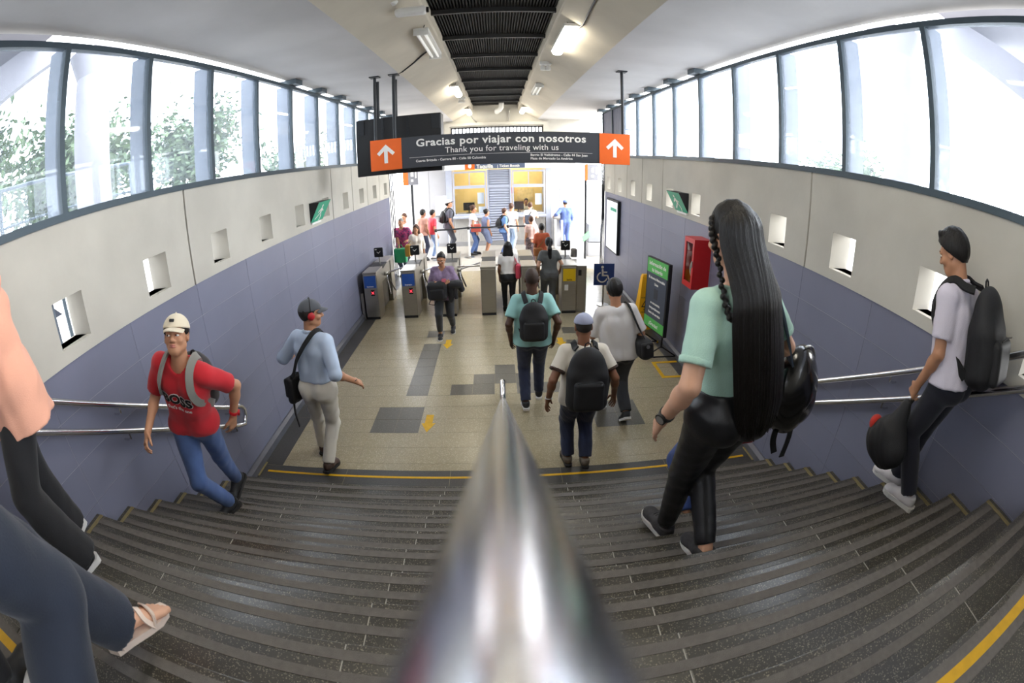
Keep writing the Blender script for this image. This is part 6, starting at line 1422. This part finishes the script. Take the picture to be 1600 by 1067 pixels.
np_obj('bag_body', [Field(0.009).ell(bc+V(0, 0, -0.04), V(0.11, 0.17, 0.145), None, 0.03).cone(bc+V(0, -0.01, 0.08), bc+V(0.02, -0.04, 0.24), 0.085, 0.03, 0.06).mesh()], BAG_BK, g_, bc, 0.010, 26)
np_obj('red_corner', [Field(0.008).ell(bc+V(-0.015, 0.135, 0.03), V(0.05, 0.035, 0.05), None, 0.02).mesh()], cloth('red_corner_nylon', rgb(206,52,40)), g_, bc, 0.004, 30)
for dx in (-0.02, 0.02): MB().tube([tuple(bc+V(dx+0.02, -0.04, 0.22)), tuple(bp+V(dx*0.5, 0.0, -0.10))], 0.006, 8).build('cord', BAG_ST, g_, True, off=bc)

# --- people at the left edge, close to the camera
PCH = cloth('peach_blouse', rgb(240,176,150), n=0.06, ns=6, bump=0.2)
pe = human('woman in a peach blouse and black trousers at the left edge of the stairs', (-2.0, 0.75, 1.512), (-2.02, 0.80, 2.365), 178, (-1.91, 0.70, 1.512, 172, 0), (-2.24, 0.92, 1.344, 176, 20), s=0.98, lean=3, female=True, girth=1.02, skinm=SK_M, head=(0, 5), hL=(-1.95, 0.42, 2.62), hR=(-2.12, 0.42, 2.62), shirt=dict(m=PCH, sleeve=1.5, hem=0.15, loose=0.05, wr=0.014, ws=24), pants=dict(m=BKPANT, loose=1.25, hem=0.115, len=0.99), shoes=dict(m=SHOE_BK, sole=SOLE_W, sole_h=0.035), hair=dict(kind='long', m=HAIR_BR))
na = human('woman in wide navy trousers and beige sandals stepping down beside the camera', (-1.1, 0.1, 1.848), (-1.10, 0.03, 2.60), 4, (-1.17, 0.45, 1.512, -14, 14), (-0.97, -0.10, 1.848, 4, 0), s=1.0, lean=-2, female=True, girth=1.1, skinm=SK_L, head=(0, 5), shirt=dict(m=cloth('navy_top', rgb(40,46,62)), sleeve=0.6, hem=0.05, loose=0.02), pants=dict(m=cloth('navy_wide_trouser', rgb(34,42,58), n=0.2), loose=1.45, hem=0.105, len=0.98, wr=0.006, ws=18), shoes=dict(m=cloth('beige_sandal_back', rgb(206,188,172)), sole=SOLE_W), bare=(True, True), hair=dict(kind='long', m=HAIR_B))
for q in (-1, 1):
    o, fd, fr, fu = na['feet'][q]; Q = lambda a, b_, c_: o+fr*a+fd*b_+fu*c_
    f = Field(0.006); f.cone(Q(0, -0.045, 0.055), Q(0, 0.0, 0.08), 0.032, 0.038, 0.02).cone(Q(0, -0.01, 0.075), Q(-q*0.006, 0.125, 0.045), 0.036, 0.022, 0.03)
    for i, (a, ln) in enumerate(((-0.034, 0.205), (-0.014, 0.198), (0.004, 0.188), (0.021, 0.176), (0.036, 0.162))):
        f.cone(Q(a*0.7*q, 0.11, 0.042), Q(a*q, ln-0.025, 0.036), 0.0165, 0.0125 if i else 0.015, 0.012).cone(Q(a*q, ln-0.025, 0.036), Q(a*q, ln, 0.034), 0.011 if i else 0.0145, 0.010 if i else 0.013, 0.004)
    fo_ = np_obj('foot', [f.mesh()], SK_L, na['root'], na['base'])
    SND = mat('beige_sandal', rgb(214,196,182), 0.5, noise=0.08, nscale=15)
    out = [(-0.040, -0.07), (0, -0.092), (0.040, -0.07), (0.040, 0.0), (0.048, 0.09), (0.048, 0.15), (0.030, 0.20), (0, 0.222), (-0.030, 0.215), (-0.046, 0.16), (-0.047, 0.09), (-0.040, 0.0)]; n_ = len(out)
    MB().add([Q(a, b_, 0) for a, b_ in out]+[Q(a, b_, 0.024) for a, b_ in out], [tuple(range(n_))[::-1], tuple(range(n_, 2*n_))]+[(i, (i+1) % n_, n_+(i+1) % n_, n_+i) for i in range(n_)]).build('sandal_sole', SND, fo_, off=na['base'])
    for y0_, y1_, h_ in ((0.15, 0.12, 0.066), (0.07, 0.12, 0.078), (-0.07, -0.05, 0.085)):
        strap_mesh('sandal_strap', smooth_path([Q(-0.047, y0_, 0.02), Q(-0.040, (y0_+y1_)/2, 0.055), Q(0, (y0_*0.5+y1_*0.5) if y0_ > 0 else -0.098, h_+0.006), Q(0.040, (y0_+y1_)/2, 0.055), Q(0.047, y1_, 0.02)]), 0.011, 0.003, Q(0, 0.05, 0.02), fd, SND, fo_, na['base'])
s3 = human('person in black trousers and white-soled shoes at the lower left corner', (-1.5, -0.15, 1.848), (-1.52, -0.22, 2.70), 0, (-1.56, -0.35, 1.848, 0, 0), (-1.44, -0.12, 1.848, 5, 0), s=1.0, lean=2, skinm=SK_M, shirt=dict(m=cloth('grey_tee', rgb(120,120,124)), sleeve=0.7, hem=0.08), pants=dict(m=BKPANT, hem=0.06), shoes=dict(m=SHOE_BK, sole=SOLE_W, sole_h=0.035), hair=dict(kind='short'))

# ------------------------------------------------------------------ people beyond the gates
GP = 'people beyond the gates'
def bgp(label, x, y, top, yaw, **kw):
    s = top/1.74; st = kw.pop('stride', 0.10); z = 0.0
    y_ = math.radians(yaw); fx, fy = -math.sin(y_), math.cos(y_); rx, ry = math.cos(y_), math.sin(y_); wd = 0.085*s
    fl = (x-rx*wd+fx*st, y-ry*wd+fy*st, z, yaw, 0); fr = (x+rx*wd-fx*st, y+ry*wd-fy*st, z, yaw, 8 if st > 0.08 else 0)
    return human(label, (x, y, z), (x, y, 0.875*s), yaw, fl, fr, s=s, hi=False, group=GP, **kw)
WHT = cloth('white_cotton', rgb(232,228,224), n=0.05)
a = bgp('woman in a white T-shirt with a pink shoulder bag at the gate', 0.17, 8.35, 1.40, 2, female=True, skinm=SK_B, shirt=dict(m=WHT, sleeve=0.6, hem=-0.06, sr=0.02), pants=dict(m=BKPANT, top=0.13), hair=dict(kind='long', m=HAIR_B, len=0.16), shoes=dict(m=SHOE_BK))
PK = mat('pink_leather', rgb(200,62,84), 0.5, noise=0.1, nscale=12); T = a['T']
bc = T(0.22, -0.06, 0.12); e = empty('shoulder_bag', tuple(bc), 'pink shoulder bag on the woman in white at the gate', 'bag'); np_obj('bag_body', [Field(0.01).rbox(bc, V(0.05, 0.11, 0.14), np.array([a['sr'], a['sf'], a['tu']]), 0.04, 0.02).mesh()], PK, e, bc, 0.005, 30)
sling('strap', a, [bc+V(0, -0.06, 0.12), T(0.16, -0.08, 0.42), T(0.13, 0.0, 0.53), T(0.17, 0.08, 0.42), bc+V(0, 0.06, 0.12)], 0.016, PK, e, bc)
bgp('woman in a grey top with a long black ponytail at the gate', 0.93, 8.28, 1.48, 4, female=True, girth=1.05, skinm=SK_L, shirt=dict(m=cloth('grey_knit', rgb(88,90,90)), sleeve=0.6, hem=-0.02, sr=0.02), pants=dict(m=cloth('grey_slacks', rgb(92,94,96)), loose=1.05), hair=dict(kind='pony', m=HAIR_B, len=0.46, line=0.03), hL=(0.74, 8.4, 0.78), hR=(1.14, 8.4, 0.78), shoes=dict(m=SHOE_BK))
e = bgp('woman in an orange blouse with a brown bag just past the gate', 1.02, 10.6, 1.42, 8, female=True, girth=1.08, skinm=SK_B, shirt=dict(m=cloth('orange_blouse', rgb(190,88,52)), sleeve=0.8, hem=0.02, sr=0.03), pants=dict(m=cloth('tan_trouser', rgb(150,120,90))), hair=dict(kind='bun', m=HAIR_B), shoes=dict(m=SHOE_BR))
bc = e['T'](-0.15, -0.12, 0.0); q = empty('shoulder_bag', tuple(bc), 'brown bag on the hip of the woman in orange', 'bag'); np_obj('bag_body', [Field(0.01).rbox(bc, V(0.11, 0.05, 0.10), np.array([e['sr'], e['sf'], e['tu']]), 0.04, 0.02).mesh()], cloth('caramel_leather', rgb(156,96,48)), q, bc, 0.004, 30)
sling('strap', e, [bc+V(0, 0, 0.1), e['T'](0.0, -0.13, 0.3), e['T'](0.09, -0.03, 0.53)], 0.014, cloth('caramel_leather', 0), q, bc)
bgp('woman in a black patterned skirt waiting past the gate', 0.90, 12.2, 1.40, 20, female=True, skinm=SK_M, stride=0.03, shirt=dict(m=cloth('blush_top', rgb(214,180,172)), sleeve=0.7, hem=-0.05), skirt=dict(m=mat('spotted_black', rgb(28,24,30), 0.8, noise=0.9, nscale=26, col2=rgb(120,100,104)), len=0.92, w=0.16), hair=dict(kind='bun', m=HAIR_BR), shoes=dict(m=SHOE_BK))
a = bgp('woman with a grey shoulder bag leaning at the right ticket counter', 1.02, 14.55, 1.58, -8, female=True, stride=0.02, lean=10, skinm=SK_L, shirt=dict(m=WHT, sleeve=0.6, hem=0.05), pants=dict(m=BKPANT), hair=dict(kind='bun', m=HAIR_BR), hR=(1.2, 14.95, 1.05), shoes=dict())
bc = a['T'](-0.06, -0.17, 0.18); e = empty('shoulder_bag', tuple(bc), 'grey-black bag on the woman at the ticket counter', 'bag'); np_obj('bag_body', [Field(0.01).rbox(bc, V(0.10, 0.05, 0.15), np.array([a['sr'], a['sf'], a['tu']]), 0.04, 0.02).mesh()], cloth('slate_bag', rgb(70,76,92)), e, bc, 0.004, 30); sling('strap', a, [bc+V(0.03, 0, 0.13), a['T'](0.05, -0.1, 0.46), a['T'](0.1, 0, 0.53)], 0.012, BAG_ST, e, bc)
bgp('ticket clerk seated behind the right window', 1.05, 16.9, 1.52, 175, stride=0.0, skinm=SK_B, shirt=dict(m=cloth('clerk_cream', rgb(224,214,180)), sleeve=0.7, hem=0.08), pants=dict(m=BKPANT), hair=dict(kind='short', m=HAIR_B), hL=(1.2, 16.62, 1.08), hR=(0.85, 16.62, 1.08))
bgp('man in a white T-shirt and pale jeans in the queue', 0.40, 14.25, 1.58, -30, stride=0.04, skinm=SK_M, shirt=dict(m=WHT, sleeve=0.7, hem=0.06), pants=dict(m=cloth('pale_jean', rgb(170,192,216))), hair=dict(kind='short', m=HAIR_BR), shoes=dict(m=SHOE_W, sole=SOLE_W))
a = bgp('person in a blue top and jeans with a black backpack in the queue', 0.16, 13.75, 1.48, -75, stride=0.08, skinm=SK_L, shirt=dict(m=cloth('sky_blue_top', rgb(106,146,204)), sleeve=0.7, hem=0.05), pants=dict(m=JEAN), hair=dict(kind='short', m=HAIR_BR), shoes=dict(m=SHOE_BK))
backpack(a, 'small black backpack on the queuer in blue', w=0.24, ht=0.32, dp=0.12, z0=0.08)
bgp('woman in blue denim overalls shorts in the queue', -0.38, 13.85, 1.46, -60, female=True, girth=1.12, stride=0.03, skinm=SK_M, shirt=dict(m=cloth('faded_denim', rgb(126,140,176)), sleeve=0.0, hem=0.04), pants=dict(m=cloth('faded_denim', 0), len=0.02, hem=0.10, loose=1.1, name='shorts'), hair=dict(kind='bun', m=HAIR_B), shoes=dict(m=SHOE_BK))
a = bgp('woman in a white top and jeans with a red handbag in the queue', -0.78, 13.85, 1.60, -80, female=True, stride=0.07, skinm=SK_M, shirt=dict(m=cloth('pale_grey_top', rgb(214,214,218)), sleeve=0.5, hem=-0.02), pants=dict(m=JEAN, loose=0.95), hair=dict(kind='bun', m=HAIR_BR), shoes=dict(m=SHOE_BK))
bc = V(-0.66, 13.68, 0.86); e = empty('handbag', tuple(bc), 'red handbag of the woman in the white top', 'bag'); np_obj('bag_body', [Field(0.01).rbox(bc, V(0.15, 0.05, 0.12), None, 0.025, 0.02).mesh()], cloth('brick_red_bag', rgb(186,84,70)), e, bc, 0.003, 30); MB().tube([tuple(bc+V(-0.09, 0, 0.11)), tuple(bc+V(-0.07, 0, 0.2)), tuple(bc+V(0.07, 0, 0.2)), tuple(bc+V(0.09, 0, 0.11))], 0.009, 8).build('bag_handle', cloth('brick_red_bag', 0), e, True, off=bc)
a = bgp('tall man in grey with a white cap and backpack in the queue', -1.52, 14.0, 1.80, -70, stride=0.02, skinm=SK_M, head=(-10, -12), shirt=dict(m=cloth('slate_tee', rgb(84,86,98)), sleeve=0.7, hem=0.06), pants=dict(m=cloth('slate_pant', rgb(78,82,92))), hair=dict(kind='short', cap=cloth('white_cap', rgb(228,226,226)), brim=GREYP), shoes=dict(m=SHOE_BK))
backpack(a, 'black backpack on the tall man in the white cap', w=0.27, ht=0.40, dp=0.15, z0=0.08)
bgp('person in a bright red top and jeans in the queue', -1.98, 13.6, 1.54, -60, stride=0.04, skinm=SK_M, shirt=dict(m=cloth('coral_red_top', rgb(226,70,88)), sleeve=0.7, hem=0.03), pants=dict(m=cloth('pale_blue_jean', rgb(140,164,206))), hair=dict(kind='short', m=HAIR_B), shoes=dict(m=SHOE_W))
bgp('person in a white and rust top beside the red-shirted queuer', -2.22, 13.3, 1.60, -40, stride=0.05, skinm=SK_B, shirt=dict(m=cloth('rust_panel_top', rgb(206,150,132), n=0.5, ns=4), sleeve=0.5, hem=0.03), pants=dict(m=DJEAN), hair=dict(kind='short', m=HAIR_B), shoes=dict())
a = bgp('older man in a pink plaid shirt by the left wall end', -2.46, 11.55, 1.60, 170, stride=0.03, girth=1.12, skinm=SK_M, shirt=dict(m=mat('pink_plaid', rgb(196,60,110), 0.85, noise=0.9, nscale=22, col2=rgb(70,50,90)), sleeve=0.8, hem=0.08), pants=dict(m=cloth('grey_blue_pant', rgb(100,108,130))), hair=dict(kind='cropped', m=HAIR_G, grow=0.002), hL=(-2.28, 11.3, 0.98), hR=(-2.5, 11.25, 0.75))
bc = V(-2.47, 11.2, 0.62); e = empty('shopping_bag', tuple(bc), 'green shopping bag held by the man in plaid', 'bag'); np_obj('bag_body', [Field(0.01).rbox(bc, V(0.16, 0.07, 0.19), None, 0.05, 0.02).mesh()], cloth('green_plastic', rgb(44,170,110), rough=0.5), e, bc, 0.010, 24); MB().tube([tuple(bc+V(-0.07, 0, 0.17)), tuple(bc+V(-0.03, 0, 0.27)), tuple(bc+V(0.04, 0, 0.27)), tuple(bc+V(0.08, 0, 0.17))], 0.008, 8).build('bag_handle', cloth('green_plastic', 0), e, True, off=bc)
bgp('person in white standing behind the man in plaid', -2.55, 12.5, 1.62, 160, stride=0.02, skinm=SK_M, shirt=dict(m=WHT, sleeve=0.8, hem=0.05), pants=dict(m=GREYP), hair=dict(kind='short', m=HAIR_BR))
a = bgp('woman with long brown hair and a mustard bag leaving by the left gates', -2.02, 11.05, 1.46, -150, female=True, skinm=SK_M, stride=0.06, shirt=dict(m=cloth('ivory_top', rgb(226,218,208)), sleeve=1.6, hem=0.06), pants=dict(m=cloth('ivory_pant', rgb(220,216,210))), hair=dict(kind='long', m=HAIR_BR, len=0.42, line=0.03), head=(-40, 0))
bc = V(-2.20, 10.88, 0.80); e = empty('shoulder_bag', tuple(bc), 'mustard bag on the woman with long brown hair', 'bag'); np_obj('bag_body', [Field(0.01).rbox(bc, V(0.07, 0.10, 0.15), None, 0.04, 0.02).mesh()], cloth('mustard_canvas', rgb(176,134,48)), e, bc, 0.005, 30); sling('strap', a, [bc+V(0, 0.03, 0.14), a['T'](0.13, 0.06, 0.45), a['T'](0.12, 0, 0.53)], 0.014, cloth('mustard_canvas', 0), e, bc)
o = bgp('uniformed officer in blue overalls seen from behind at the white wall', 2.22, 14.95, 1.62, 5, stride=0.02, girth=1.12, skinm=SK_M, shirt=dict(m=cloth('police_blue', rgb(88,108,168), n=0.15), sleeve=1.95, hem=0.03, off=0.024), pants=dict(m=cloth('police_blue', 0), loose=1.1, hem=0.065), hair=dict(kind='cropped', m=HAIR_D, grow=0.003, cap=cloth('police_blue', 0)), hL=(1.86, 15.02, 1.02), shoes=dict(m=SHOE_BK, high=0.07))
